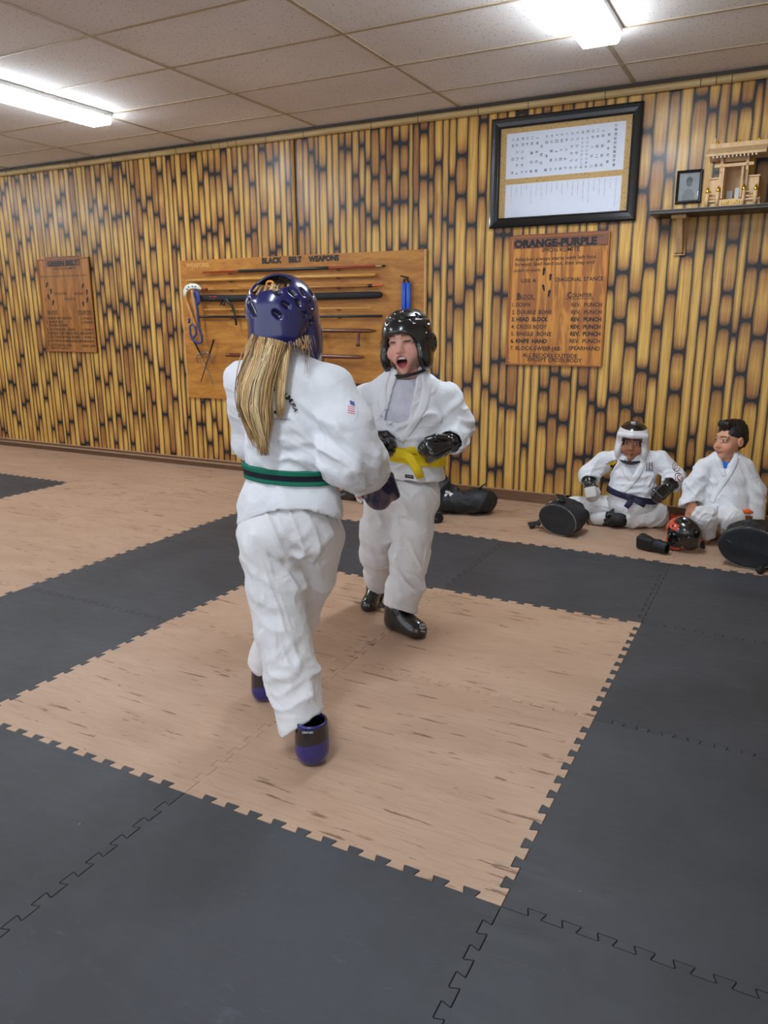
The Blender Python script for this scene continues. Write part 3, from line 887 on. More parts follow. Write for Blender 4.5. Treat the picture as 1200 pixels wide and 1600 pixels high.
mb = MB(); mb.tube([(-4.345, YB-.034, 1.566), (-4.33, YB-.034, 1.566), (-4.2, YB-.034, 1.566), (-3.9, YB-.034, 1.560), (-3.3, YB-.034, 1.562), (-2.6, YB-.034, 1.566), (-2.46, YB-.034, 1.568), (-2.445, YB-.034, 1.568)], [.015, .027, .03, .029, .029, .028, .024, .012], 14)
FAB = plain('black_fabric', (34, 34, 36), .8, bump=.3, bscale=700)
mb.build('bag_body', FAB, root, smooth=True)
mb = MB(); mb.tube([(-3.99, YB-.045, 1.58), (-3.98, YB-.066, 1.55), (-3.93, YB-.055, 1.50), (-3.90, YB-.052, 1.42), (-3.89, YB-.052, 1.33)], .012, 6, flat=((0, 1, 0), .3)); mb.tube([(-4.03, YB-.05, 1.54), (-4.05, YB-.06, 1.505), (-4.01, YB-.06, 1.50), (-4.0, YB-.055, 1.55)], .007, 6)
mb.build('strap', BLKW, root, smooth=True)
mb = MB(); wall_text(mb, 'RP', -4.17, 1.555, .024, YB-.0625, .085, .03); mb.build('text_marking', plain('red_thread', (190, 50, 50), .6), root)
staff('short_staff', 'slim pale stick, fifth row down on the weapons board', -4.263, -2.547, 1.466, .007, [('shaft', BO, 0, 1, .007, .0065)])
staff('staff', 'slim black staff, lowest of the long weapons on the board', -4.32, -2.448, 1.403, .01, [('shaft', BLKW, 0, 1, .0105, .0105)])
TON = woodmat('dark_hardwood', (116, 62, 36), (84, 42, 24), .3, axis=0, coat=.3)
def tonfa(label, x0, x1, z, handles):
    root = thing('tonfa', label, 'tonfa', ((x0+x1)/2, YB-.05, z), 'tonfa on the board'); y = YB-.06
    mb = MB(); mb.tube([(x0, y, z), (x0+.01, y, z)]+[(x0+(x1-x0)*k/8, y, z) for k in range(1, 8)]+[(x1-.05, y, z), (x1, y, z)], [.010, .017]+[.019]*7+[.018, .006], 12, flat=((0, 0, 1), .9)); mb.build('shaft', TON, root, smooth=True)
    for h in handles:
        mb = MB(); mb.tube([(h, y-.004, z-.012), (h, y-.006, z-.03), (h-.003, y-.012, z-.10), (h-.003, y-.012, z-.105), (h-.004, y-.013, z-.12), (h-.004, y-.013, z-.125)], [.016, .0115, .013, .018, .018, .012], 12); mb.build('handle', TON, root, smooth=True)
tonfa('dark wooden tonfa with two hanging handles, upper of the pair', -3.14, -2.487, 1.288, [-3.016, -2.645])
tonfa('dark wooden tonfa under the two-handled one, right of the ponytail', -3.10, -2.60, 1.078, [-2.99])
tonfa('dark wooden tonfa whose end shows left of the ponytail', -4.02, -3.30, 1.070, [-3.45])
# kama pair
HORN = plain('white_blade', (226, 226, 220), .35); HOLE = plain('blade_hole', (30, 28, 28), .6)
KW = woodmat('kama_handle', (206, 150, 82), (178, 120, 58), .35, axis=2)
root = thing('kama', 'pair of kama with white perforated hook blade hanging at the board\'s left edge', 'kama', (-4.42, YB-.03, 1.31))
y = YB-.045
P_ = lambda a, b, yy=y: wp(275+a/6, 380+b/6, yy)
mb = MB(); pts = [P_(80, 500), P_(82, 455), P_(100, 420), P_(140, 402), (P_(185, 402)), P_(215, 415), P_(238, 432)]
mb.tube(pts, [.016, .022, .025, .026, .023, .018, .006], 10, flat=((0, 1, 0), .25)); mb.build('blade', HORN, root, smooth=True)
mb = MB()
for a, b in ((103, 430), (152, 405), (180, 407), (118, 410)):
    p = P_(a, b, y-.007); mb.tube([(p[0], p[1]+.004, p[2]), (p[0], p[1]-.001, p[2])], .0065, 10)
mb.build_each('blade_hole', HOLE, root)
for q, (a, b) in enumerate((((85, 500), (190, 790)), ((150, 440), (205, 745)))):
    mb = MB(); A, B = P_(*a, y+.012*q), P_(*b, y+.012*q); mb.tube([A, A+(B-A)*.5, A+(B-A)*.97, B], [.014, .013, .015, .010], 10); mb.build('handle', KW, root, smooth=True)
BLUE = plain('blue_cord', (40, 58, 120), .5); BLUEF = plain('blue_foam', (28, 84, 196), .4, coat=.1)
root = thing('cord', 'blue cord looped down over the kama handles', 'cord', (-4.45, YB-.04, 1.1)); y = YB-.095
mb = MB(); mb.tube([P_(a, b, y) for a, b in ((175, 440), (170, 480), (190, 540), (200, 640), (210, 760), (240, 870), (245, 920), (225, 940), (190, 930), (150, 900), (135, 850), (130, 780), (150, 760), (180, 790), (190, 850), (170, 885), (145, 880))], .0095, 8); mb.build('loop', BLUE, root, smooth=True)
mb = MB(); mb.tube([P_(a, b, y) for a, b in ((185, 435), (200, 470), (215, 540), (195, 590))], [.014, .024, .024, .008], 8, flat=((0, 1, 0), .5)); mb.tube([P_(a, b, y) for a, b in ((125, 705), (122, 750))], [.012, .009], 8); mb.build('knot', BLUE, root, smooth=True)
# sai
SAI = plain('sai_steel', (150, 146, 140), .28, metal=1.); SAIB = plain('sai_grip', (40, 36, 36), .5)
def sai(label, tip, top, guard, gm):
    root = thing('sai', label, 'sai', (tip[0], tip[1], tip[2]), 'crossed sai on the board')
    d = nrm(np.array(top)-np.array(tip)); s = nrm(np.cross(d, [0, 1, 0])); g = np.array(guard)
    mb = MB(); mb.tube([tip, tip+d*.03, g], [.002, .004, .006], 8); mb.build('blade', gm, root, smooth=True)
    mb = MB(); mb.tube([g, np.array(top)-d*.012, np.array(top)-d*.01, top], [.007, .008, .012, .009], 8); mb.build('grip', SAIB, root, smooth=True)
    for k in (-1, 1):
        mb = MB(); mb.tube([g, g+s*k*.025-d*.004+np.array([0, -.006, 0]), g+s*k*.048-d*.012+np.array([0, -.012, 0]), g+s*k*.058-d*.04+np.array([0, -.012, 0]), g+s*k*.066-d*.075], [.006, .006, .0055, .005, .002], 8); mb.build('prong', SAI, root, smooth=True)
y = YB-.04; Q_ = lambda a, b, yy=None: wp(275+a/6, 500+b/6, YB-.04 if yy is None else yy)
sai('silver sai pointing down to the right, crossed on the board', Q_(352, 620), Q_(160, 180), Q_(225, 310), SAI)
sai('dark gripped sai pointing down to the left, crossed on the board', Q_(232, 585, YB-.055), Q_(355, 185, YB-.055), Q_(315, 315, YB-.055), plain('sai_dark', (64, 56, 52), .35, metal=.9))
# blue foam nunchaku on a peg
root = thing('nunchaku', 'bright blue nunchaku hanging above the black helmet', 'nunchaku', (-2.23, YB-.03, 1.2))
for k, x in enumerate((-2.253, -2.213)):
    mb = MB(); mb.tube([(x, YB-.03, 1.655), (x, YB-.03, 1.65), (x, YB-.03, 1.36), (x, YB-.03, 1.355)], [.012, .0185, .0185, .012], 14); mb.build('handle', BLUEF, root, smooth=True)
mb = MB(); mb.tube([(-2.253, YB-.03, 1.655), (-2.25, YB-.03, 1.68), (-2.22, YB-.03, 1.675), (-2.213, YB-.03, 1.655)], .008, 8); mb.tube([(-2.22, YB-.012, 1.69), (-2.27, YB-.06, 1.705)], .006, 8); mb.build('cord', BLKW, root, smooth=True)

# ---- framed calligraphy
def m_glass():
    m = bpy.data.materials.new('picture_glass'); m.use_nodes = True; t = m.node_tree; n = t.nodes; n.clear()
    o = n.new('ShaderNodeOutputMaterial'); x = n.new('ShaderNodeMixShader'); a = n.new('ShaderNodeBsdfTransparent'); g = n.new('ShaderNodeBsdfGlossy'); f = n.new('ShaderNodeFresnel')
    f.inputs[0].default_value = 1.45; g.inputs['Roughness'].default_value = .02
    t.links.new(f.outputs[0], x.inputs[0]); t.links.new(a.outputs[0], x.inputs[1]); t.links.new(g.outputs[0], x.inputs[2]); t.links.new(x.outputs[0], o.inputs[0]); return m
GLASS = m_glass()
FRAME = plain('black_frame', (20, 20, 22), .25, coat=.4)
def picture_frame(root, x0, x1, z0, z1, w, d, mat, yb=WY):
    mb = MB(); prof = [(0, 0), (0, -d*.8), (w*.18, -d), (w*.45, -d*.82), (w*.8, -d*.72), (w*.86, -d*.8), (w, -d*.55), (w, 0)]
    n = len(prof); V = []
    for (cx, cz, sx, sz) in ((x0, z0, 1, 1), (x1, z0, -1, 1), (x1, z1, -1, -1), (x0, z1, 1, -1)):
        V += [(cx+sx*a, yb+b, cz+sz*a) for a, b in prof]
    F = [(c*n+i, ((c+1) % 4)*n+i, ((c+1) % 4)*n+(i+1) % n, c*n+(i+1) % n)[::-1] for c in range(4) for i in range(n)]
    mb.add(V, F); return mb.build('frame', mat, root)
FX0, FX1, FZ0, FZ1 = -1.578, -.540, 2.019, 2.748
root = thing('framed_calligraphy', 'large black framed sheet of Japanese calligraphy high on the wall', 'framed picture', (-1.06, WY, FZ0))
picture_frame(root, FX0, FX1, FZ0, FZ1, .068, .035, FRAME)
def m_mount():
    t = NT('speckled_mount'); o = t.obj(); v = t.new('ShaderNodeTexVoronoi', feature='F1'); t.put(v.inputs['Vector'], t.vmul(o, (1.5, 1, 1))); v.inputs['Scale'].default_value = 55.
    return t.fin(t.mix(t.mapr(v.outputs['Distance'], .12, .3, 1., 0.), lin((202, 168, 112)), lin((128, 92, 48))), .8)
mb = MB(); mb.box((FX0+.05, WY-.012, FZ0+.05), (FX1-.05, WY-.004, FZ1-.05)); mb.build('mount', m_mount(), root)
cf = lambda a, b, y=WY-.014: wp(750+a/4.4444, 150+b/4.4444, y)
PAPER = plain('white_paper', (222, 224, 232), .7, var=.02)
tl, tr, br, bl = cf(186, 268), cf(1015, 168), cf(995, 505), cf(180, 583)
px0, px1, pz0, pz1 = (tl[0]+bl[0])/2, (tr[0]+br[0])/2, (bl[2]+br[2])/2, (tl[2]+tr[2])/2
mb = MB(); mb.box((px0, WY-.0135, pz0), (px1, WY-.012, pz1)); mb.build('calligraphy_sheet', PAPER, root)
mb = MB(); yk = WY-.0139; Wd, Ht = px1-px0, pz1-pz0
cols = [(865, '一', '平安初段'), (830, '二', '平安二段'), (797, '三', 'サンチン'), (762, '四', 'ナイハンチン初段'), (728, '五', 'ナイハンチン二段'), (692, '六', 'パッサイ小'), (657, '七', 'パッサイ大'), (620, '八', 'チントウ'), (585, '九', '五十四歩'), (550, '十', 'ローハイ'), (515, '士', '公相君ス'), (480, '士', '白鶴雅'),
        (412, '一', '津堅の棍'), (375, '二', '天龍の棍'), (340, '三', 'サイ'), (308, '四', 'ヌンチャク'), (270, '五', 'トンファー'), (238, '六', '鎌の手')]
for zx, num, body in cols:
    x = px0+Wd*(zx-190)/822
    wall_text(mb, num, x, pz1-Ht*.165, .016, yk, .018, .01, 'C')
    n = len(body); za, zb = pz1-Ht*.30, pz1-Ht*.90
    for k, ch in enumerate(body):
        z = za+(zb-za)*k/max(n-1, 1); h = .019 if n < 7 else .015
        wall_text(mb, ch, x, z, h, yk, h*1.0, .012, 'C')
for zx, body, za, zb, h in ((948, '小林流松村宗棍空手道', .10, .92, .019), (905, '保存会の型', .28, .84, .018), (445, '古武術', .38, .74, .02)):
    n = len(body)
    for k, ch in enumerate(body): wall_text(mb, ch, px0+Wd*(zx-190)/822, pz1-Ht*(za+(zb-za)*k/(n-1)), h, yk, h, .012, 'C')
mb.build('brush_marking', INK, root)
tl, tr, br, bl = cf(178, 622), cf(985, 548), cf(970, 800), cf(170, 855)
px0, px1, pz0, pz1 = (tl[0]+bl[0])/2, (tr[0]+br[0])/2, (bl[2]+br[2])/2, (tl[2]+tr[2])/2
mb = MB(); mb.box((px0, WY-.0135, pz0), (px1, WY-.012, pz1)); mb.build('name_sheet', PAPER, root)
mb = MB(); Wd, Ht = px1-px0, pz1-pz0
words = ['Nunchaku Te', 'Tonfa', 'Nunchaku', 'Sai', 'Ten Ryu No Kon', 'Tsuken Bo', 'Ko Bu Jutsu', 'Hakutsuru', 'Kusanku', 'Rohai', 'Gojushiho', 'Chinto', 'Passai Dai', 'Passai Sho', 'Naihanchi Nidan', 'Naihanchi Shodan', 'San Chin', 'Pinan Nidan', 'Pinan Shodan', 'No Kata', 'Shorin Ryu Matsumura']
for k, wd in enumerate(words):
    x = px0+Wd*(.055+.90*k/(len(words)-1))
    for q, ch in enumerate(wd):
        if ch != ' ': wall_text(mb, ch, x, pz1-.018-q*.0092, .0062, yk, .0045, .01, 'C')
mb.build('small_text_marking', plain('grey_print', (70, 70, 78), .7), root)
mb = MB(); mb.add([(FX0+.06, WY-.019, FZ0+.06), (FX1-.06, WY-.019, FZ0+.06), (FX1-.06, WY-.019, FZ1-.06), (FX0+.06, WY-.019, FZ1-.06)], [(0, 1, 2, 3)]); mb.build('glass', GLASS, root)

# ---- little framed portrait
root = thing('framed_photograph', 'small black framed grey portrait hanging above the dark shelf', 'framed picture', (-.223, WY, 2.107))
picture_frame(root, -.301, -.144, 2.107, 2.308, .018, .02, FRAME)
mb = MB(); mb.box((-.29, WY-.009, 2.12), (-.155, WY-.002, 2.296)); mb.build('print', plain('grey_print_paper', (150, 152, 152), .6, var=.1), root)
mb = MB(); yk = WY-.0094; D1 = plain('portrait_grey', (96, 96, 98), .7); 
V = [(-.262, 2.122), (-.182, 2.122), (-.186, 2.16), (-.2, 2.185), (-.215, 2.195), (-.233, 2.195), (-.248, 2.185), (-.258, 2.16)]
mb.mi = 0; mb.add([(a, yk, b) for a, b in V], [tuple(range(len(V)))])
V = [(-.222+.019*math.cos(2*math.pi*q/20), 2.235+.028*math.sin(2*math.pi*q/20)) for q in range(20)]
mb.mi = 1; mb.add([(a, yk-.0003, b) for a, b in V], [tuple(range(20))])
V = [(-.222+.020*math.cos(math.pi*q/10), 2.243+.024*math.sin(math.pi*q/10)) for q in range(11)]
mb.mi = 2; mb.add([(a, yk-.0006, b) for a, b in V], [tuple(range(11))])
mb.build('portrait', [plain('portrait_robe', (128, 130, 130), .7), plain('portrait_face', (110, 110, 110), .7), D1], root)
mb = MB(); mb.add([(-.285, WY-.0125, 2.122), (-.16, WY-.0125, 2.122), (-.16, WY-.0125, 2.294), (-.285, WY-.0125, 2.294)], [(0, 1, 2, 3)]); mb.build('glass', GLASS, root)

# ---- shelf and bracket
root = thing('wall_shelf', 'dark wooden shelf high at the right carrying the little shrine', 'shelf', (.1, WY, 2.02))
DK = plain('dark_shelf', (26, 20, 18), .4); LIP = plain('shelf_lip', (150, 132, 112), .35)
SX0, SX1, SY = -.412, .62, 3.862
mb = MB(); mb.box((SX0, SY, 2.020), (SX1, WY, 2.046)); mb.build('board', DK, root, bevel=.003)
mb = MB(); mb.box((SX0-.003, SY-.004, 2.0440), (SX1, SY+.004, 2.0475)); mb.box((SX0-.003, SY-.004, 2.027), (SX1, SY+.003, 2.0298)); mb.box((SX0-.004, SY, 2.0425), (SX0+.003, WY, 2.0475)); mb.build_each('edge_moulding', LIP, root, bevel=.001)
BR = woodmat('bracket_pine', (206, 170, 124), (186, 146, 100), .5, axis=2, stretch=8)
for bx in (-.245, .45):
    mb = MB(); mb.box((bx-.036, WY-.02, 1.785), (bx+.036, WY, 2.02)); mb.box((bx-.045, WY-.2, 1.998), (bx+.045, WY, 2.02))
    mb.hexa([(bx-.02, WY-.02, 1.80), (bx+.02, WY-.02, 1.80), (bx+.02, WY-.02, 2.0), (bx-.02, WY-.02, 2.0), (bx-.02, WY-.035, 1.80), (bx+.02, WY-.035, 1.80), (bx+.02, WY-.17, 2.0), (bx-.02, WY-.17, 2.0)])
    b_ = mb.build('bracket', BR, root, bevel=.002)
    mb = MB()
    for sx in (-.022, .022): mb.sphere((bx+sx, WY-.021, 1.797), .006, 8)
    mb.build_each('screw', plain('bracket_screw', (110, 84, 60), .4, metal=.8), b_, smooth=True)

# ---- miniature wooden shrine on the shelf
SH = woodmat('shrine_cypress', (222, 188, 142), (204, 166, 120), .5, axis=2, stretch=10); GOLD = plain('gold_fitting', (236, 196, 60), .2, metal=1.)
root = thing('household_shrine', 'miniature pale wooden shrine with gilt fittings standing on the dark shelf', 'shrine', (.06, 3.98, 2.0475))
zb = 2.0475; cx = .058; yf = 3.90
mb = MB(); mb.box((cx-.155, yf+.01, zb), (cx+.155, 4.07, zb+.045)); mb.box((cx-.07, yf-.012, zb), (cx+.07, yf+.03, zb+.04)); mb.build('base', SH, root, bevel=.001)
mb = MB()
for s in (-1, 1):
    for a in (.062, .145):
        pass
for x, h in ((cx-.142, .105), (cx-.082, .11), (cx+.062, .11), (cx+.128, .105)):
    p = MB(); p.tube([(x, yf-.004, zb), (x, yf-.004, zb+h-.02)], .0115, 12); ob = p.build('railing_post', SH, root, smooth=True)
    g = MB(); g.tube([(x, yf-.004, zb+h-.022), (x, yf-.004, zb+h-.014), (x, yf-.004, zb+h-.004), (x, yf-.004, zb+h+.012)], [.0125, .0125, .010, .002], 10); g.build('post_cap', GOLD, ob, smooth=True)
mb = MB()
for z in (.05, .075):
    mb.box((cx-.150, yf-.004, zb+z), (cx-.08, yf+.004, zb+z+.008)); mb.box((cx+.06, yf-.004, zb+z), (cx+.14, yf+.004, zb+z+.008))
mb.box((cx-.155, yf-.008, zb+.03), (cx-.07, yf+.02, zb+.038)); mb.box((cx+.06, yf-.008, zb+.03), (cx+.145, yf+.02, zb+.038)); mb.build_each('railing', SH, root)
mb = MB()
for s in (-1, 1):
    x = cx+s*.072-.006; mb.box((x-.0085, yf+.012, zb+.03), (x+.0085, yf+.029, zb+.285))
mb.build_each('pillar', SH, root, bevel=.001)
mb = MB(); mb.box((cx-.118, yf+.006, zb+.228), (cx+.102, yf+.024, zb+.246)); mb.build('lintel', SH, root, bevel=.001)
mb = MB()
for s in (-1, 1):
    x = cx+s*.072-.006; mb.sphere((x, yf+.004, zb+.237), .0055, 8); mb.sphere((x, yf+.008, zb+.20), .004, 8)
for k in range(-4, 5):
    for z in (.012, .024): mb.sphere((cx+k*.012-.006, yf-.013, zb+z+.003*(k % 2)), (.005, .002, .0045), 6)
mb.build_each('gilt_fitting', GOLD, root, smooth=True)
for s, nm in ((-1, 'wing'), (1, 'wing')):
    mb = MB(); xa, xb = (cx-.135, cx-.078) if s < 0 else (cx+.07, cx+.138)
    mb.box((xa, yf+.03, zb+.04), (xb, 4.06, zb+.165)); mb.box((xa-.006, yf+.022, zb+.165), (xb+.006, 4.066, zb+.174)); mb.build('wing', SH, root, bevel=.001)
# open cabinet: back, sides, doors
mb = MB(); mb.box((cx-.07, 4.05, zb+.04), (cx+.058, 4.06, zb+.29)); mb.box((cx-.072, yf+.03, zb+.04), (cx-.066, 4.06, zb+.29)); mb.box((cx+.054, yf+.03, zb+.04), (cx+.06, 4.06, zb+.29)); mb.box((cx-.07, yf+.03, zb+.26), (cx+.06, 4.06, zb+.29)); mb.build('cabinet', SH, root)
for s, x in ((-1, cx-.058), (1, cx+.042)):
    mb = MB(); mb.box((x-.005, yf-.03, zb+.045), (x+.005, yf+.028, zb+.222)) if False else mb.obox((x, yf+.006, zb+.134), (.0045, 0, 0), (.004*s, -.024, 0), (0, 0, .088)); mb.build('door', SH, root, bevel=.0008)
mb = MB(); mb.box((cx-.04, 3.99, zb+.045), (cx-.008, 3.993, zb+.10)); mb.box((cx+.006, 3.985, zb+.045), (cx+.028, 3.988, zb+.115)); mb.build_each('paper_charm', plain('charm_paper', (210, 212, 216), .7), root)
# roof
zr = zb+.285
mb = MB()
for s in (-1, 1):
    pass
mb.hexa([(cx-.168, yf-.05, zr), (cx+.165, yf-.05, zr), (cx+.165, 4.0, zr+.062), (cx-.168, 4.0, zr+.062), (cx-.168, yf-.05, zr+.014), (cx+.165, yf-.05, zr+.014), (cx+.165, 4.0, zr+.076), (cx-.168, 4.0, zr+.076)])
mb.hexa([(cx-.168, 4.0, zr+.062), (cx+.165, 4.0, zr+.062), (cx+.165, 4.1, zr+.01), (cx-.168, 4.1, zr+.01), (cx-.168, 4.0, zr+.076), (cx+.165, 4.0, zr+.076), (cx+.165, 4.1, zr+.024), (cx-.168, 4.1, zr+.024)])
mb.build('roof', SH, root, bevel=.001)
mb = MB(); mb.box((cx-.16, 3.975, zr+.066), (cx+.175, 4.02, zr+.092)); mb.build('ridge', SH, root, bevel=.001)
mb = MB()
for k in range(12): x = cx-.125+k*.0215; mb.box((x-.004, yf-.044, zr-.010), (x+.004, yf-.02, zr+.004))
mb.build_each('rafter_end', plain('rafter_white', (236, 226, 208), .6), root)
for x in (cx-.115, cx+.005, cx+.118):
    mb = MB(); mb.sphere((x-.006, 3.99, zr+.098), (.011, .011, .010), 12); mb.build('ridge_ball', GOLD, root, smooth=True)
for x in (cx-.135, cx+.148):
    mb = MB(); mb.obox((x, 3.98, zr+.085), (.004, 0, 0), (0, .004, 0), (0, -.02, .04)); mb.obox((x, 3.99, zr+.085), (.004, 0, 0), (0, .004, 0), (0, .02, .04)); mb.build_each('finial', SH, root)
# ---- socket low on the wall
root = thing('power_outlet', 'cream double power outlet low on the wall left of the blonde person', 'power outlet', (-4.03, WY, .15))
mb = MB(); mb.box((-4.078, WY-.007, .148), (-3.975, WY, .214)); mb.build('cover_plate', plain('outlet_cream', (214, 198, 150), .4), root, bevel=.002)
mb = MB()
for s in (-.022, .022): mb.tube([(-4.0265+s, WY-.004, .181), (-4.0265+s, WY-.0085, .181)], .0165, 16)
mb.build_each('socket', plain('socket_cream', (196, 180, 134), .45), root)
mb = MB()
for s in (-.022, .022):
    for q in (-.006, .006): mb.box((-4.0265+s-.004, WY-.0092, .181+q-.0012), (-4.0265+s+.004, WY-.0083, .181+q+.0012))
mb.build_each('slot', INK, root)
# ================================================================== PEOPLE: shared pieces
def m_gi(name, rgb, bump=.25):
    t = NT(name); o = t.obj()
    n2 = t.noise(o, 7, 3); wv = t.noise(o, 380, 2)
    def ridge(v): return t.math('SUBTRACT', 1., t.math('ABSOLUTE', t.math('MULTIPLY', t.math('SUBTRACT', v, .5), 4.)), clamp=True)
    a = ridge(t.noise(t.vmul(o, (1, 1, 1.5)), 9, 2, .5, .8)); c = ridge(t.noise(t.vmul(o, (1.3, 1.3, .8)), 24, 2, .5, .6))
    h = t.math('ADD', t.math('ADD', t.math('MULTIPLY', a, .55), t.math('MULTIPLY', c, .25)), t.math('MULTIPLY', wv, .05))
    t.bump(h, .55, .006)
    return t.fin(t.mix(t.mapr(n2, .3, .7), lin(rgb), lin(tuple(q*.97 for q in rgb))), .85, .25, sheen=.15)
GI = m_gi('white_cotton', (226, 227, 231)); GI2 = m_gi('white_trouser_cotton', (224, 223, 224))
SKIN = vertexcol('skin', .5, .4, sub=.12)
GLOSSC = vertexcol('glossy_foam', .22, .6, coat=.7, coatr=.12)
MATTC = vertexcol('soft_padding', .5, .4)
CLOTHC = vertexcol('dyed_cotton', .8, .3, bump=.3, bscale=500)
HAIRM = vertexcol('hair', .45, .5)
UP = np.array([0, 0, 1.0])
c3 = lambda rgb: np.array(lin(rgb))

def local(P, c, R, s=1.): return ((P-np.asarray(c, F32)) @ np.asarray(R, F32).T)/F32(s)
def head_f(q, mouth='closed', squint=False, chub=0.):
    d = ell(q, (0, -.018, .032), (.073, .094, .084))
    d = smin(d, ell(q, (0, .026, -.04), (.056+.010*chub, .066, .074)), .03)
    d = smin(d, sph(q, (0, .072, -.098 if mouth != 'open' else -.108), .02), .03)
    ax = np.abs(q[:, :1]); qa = np.concatenate([ax, q[:, 1:]], 1)          # mirrored
    d = smin(d, sph(qa, (.038+.006*chub, .060-.002*chub, -.037), .028+.006*chub), .024)                  # cheeks
    d = smin(d, cap(qa, (.008, .086, .034), (.042, .072, .032), .011), .018)   # brow
    d = smax(d, -ell(qa, (.0315, .098, .013), (.019, .016, .0115)), .016)  # eye socket
    if squint:
        d = smin(d, cap(qa, (.018, .079, .010), (.046, .070, .010), .0095), .008)
        d = smax(d, -cap(qa, (.018, .0895, .010), (.048, .079, .011), .0028), .003)
    else:
        d = smin(d, sph(qa, (.0315, .0765, .012), .0128), .002)
        d = smin(d, cap(qa, (.019, .086, .0190), (.046, .077, .0180), .0042), .004)
        d = smin(d, cap(qa, (.021, .086, .0035), (.044, .078, .0045), .0036), .005)
    d = smin(d, cap(q, (0, .083, .012), (0, .1045, -.023), .0082, .0112), .02)  # nose
    d = smin(d, sph(qa, (.0115, .095, -.026), .008), .007)
    d = smax(d, -sph(qa, (.006, .104, -.0335), .0032), .003)
    if mouth == 'open':
        d = smin(d, ell(q, (0, .078, -.072), (.034, .022, .036)), .012)
        d = smax(d, -ell(q, (0, .098, -.072), (.0235, .04, .0245)), .006)
        d = smin(d, cap(q, (-.016, .078, -.0565), (.016, .078, -.0565), .006), .003)   # teeth
        d = smin(d, ell(q, (0, .062, -.088), (.016, .022, .009)), .004)                # tongue
    else:
        w = .021 if mouth == 'closed' else .027; up = 0 if mouth == 'closed' else .006
        d = smin(d, cap(qa, (0, .0945, -.059), (w, .082, -.0615+up), .0052, .0022), .005)
        d = smin(d, cap(qa, (0, .0935, -.0695), (w*.8, .0825, -.066+up), .006, .0025), .005)
        d = smax(d, -cap(qa, (0, .1005, -.0643), (w, .088, -.0635+up), .0018), .002)
    ear = ell(qa, (.077, -.008, -.004), (.011, .020, .031)); ear = smax(ear, -ell(qa, (.089, -.004, -.002), (.008, .011, .019)), .004)
    return smin(d, ear, .006)
def head_col(q, skin, lip, iris=(50, 32, 24), brow=(90, 64, 44), mouth='closed', squint=False, flush=None):
    C = np.tile(c3(skin), (len(q), 1)); ax = np.abs(q[:, 0])
    def put(m, rgb, k=1.):
        m = np.clip(m, 0, 1)[:, None]*k; C[:] = C*(1-m)+c3(rgb)*m
    fr = q[:, 1] > .03
    put(fr*np.exp(-((ax-.04)**2+(q[:, 2]+.03)**2)/.0005), flush or tuple(np.array(skin)*np.array([1.02, .84, .82])), .6)
    put(fr*np.exp(-(ax**2+(q[:, 2]+.022)**2+0*ax)/.0002), tuple(np.array(skin)*np.array([1.0, .86, .83])), .5)
    b = np.clip(1.4-np.abs(q[:, 2]-(.036-.12*(ax-.03)*np.sign(ax-.02)*.4))/.0042, 0, 1)*((ax > .012) & (ax < .048))*fr
    put(b, brow, .95)
    if squint:
        put(fr*np.exp(-(((ax-.034)/.022)**2+((q[:, 2]-.006)/.011)**2)), tuple(np.array(skin)*np.array([.9, .74, .72])), .4)
        put(fr*np.exp(-(((ax-.033)/.018)**4+((q[:, 2]-.0100)/.0052)**2)), (24, 14, 14), 1.)
    else:
        e = fr & (((ax-.0315)/.0125)**2+((q[:, 2]-.012)/.0062)**2 < 1) & (q[:, 1] > .076)
        put(e.astype(float), (206, 198, 192))
        put((e & ((ax-.0315)**2+(q[:, 2]-.012)**2 < .0064**2)).astype(float), iris)
        put((e & ((ax-.0315)**2+(q[:, 2]-.012)**2 < .0031**2)).astype(float), (12, 10, 10))
        put(fr*np.exp(-(((ax-.0325)/.015)**2+((q[:, 2]-.0195)/.0022)**2)), (60, 40, 34), .75)
    if mouth == 'open':
        m = (q[:, 0]/.0275)**2+((q[:, 2]+.072)/.030)**2
        put(fr*np.clip((1.32-m)/.25, 0, 1)*(q[:, 1] > .07), lip, .6)
        i = fr & (q[:, 1] < .088) & ((q[:, 0]/.025)**2+((q[:, 2]+.072)/.0265)**2 < 1.02)
        put(i.astype(float), (58, 16, 18))
        put((i & (np.abs(q[:, 2]+.0565) < .0062) & (q[:, 1] > .062)).astype(float), (232, 226, 214))
        put((i & (q[:, 2] < -.078) & (q[:, 1] > .05)).astype(float), (170, 82, 84))
    else:
        w = .023 if mouth == 'closed' else .029; up = 0 if mouth == 'closed' else .006
        zc = -.0643+up*(ax/w)**2
        put(fr*np.clip(1.5-((ax/w)**2+((q[:, 2]-zc)/.0098)**2)*1.3, 0, 1), lip, .75)
        put(fr*np.exp(-(((q[:, 2]-zc)/.0016)**2))*(ax < w), (84, 40, 38), .8)
    return C
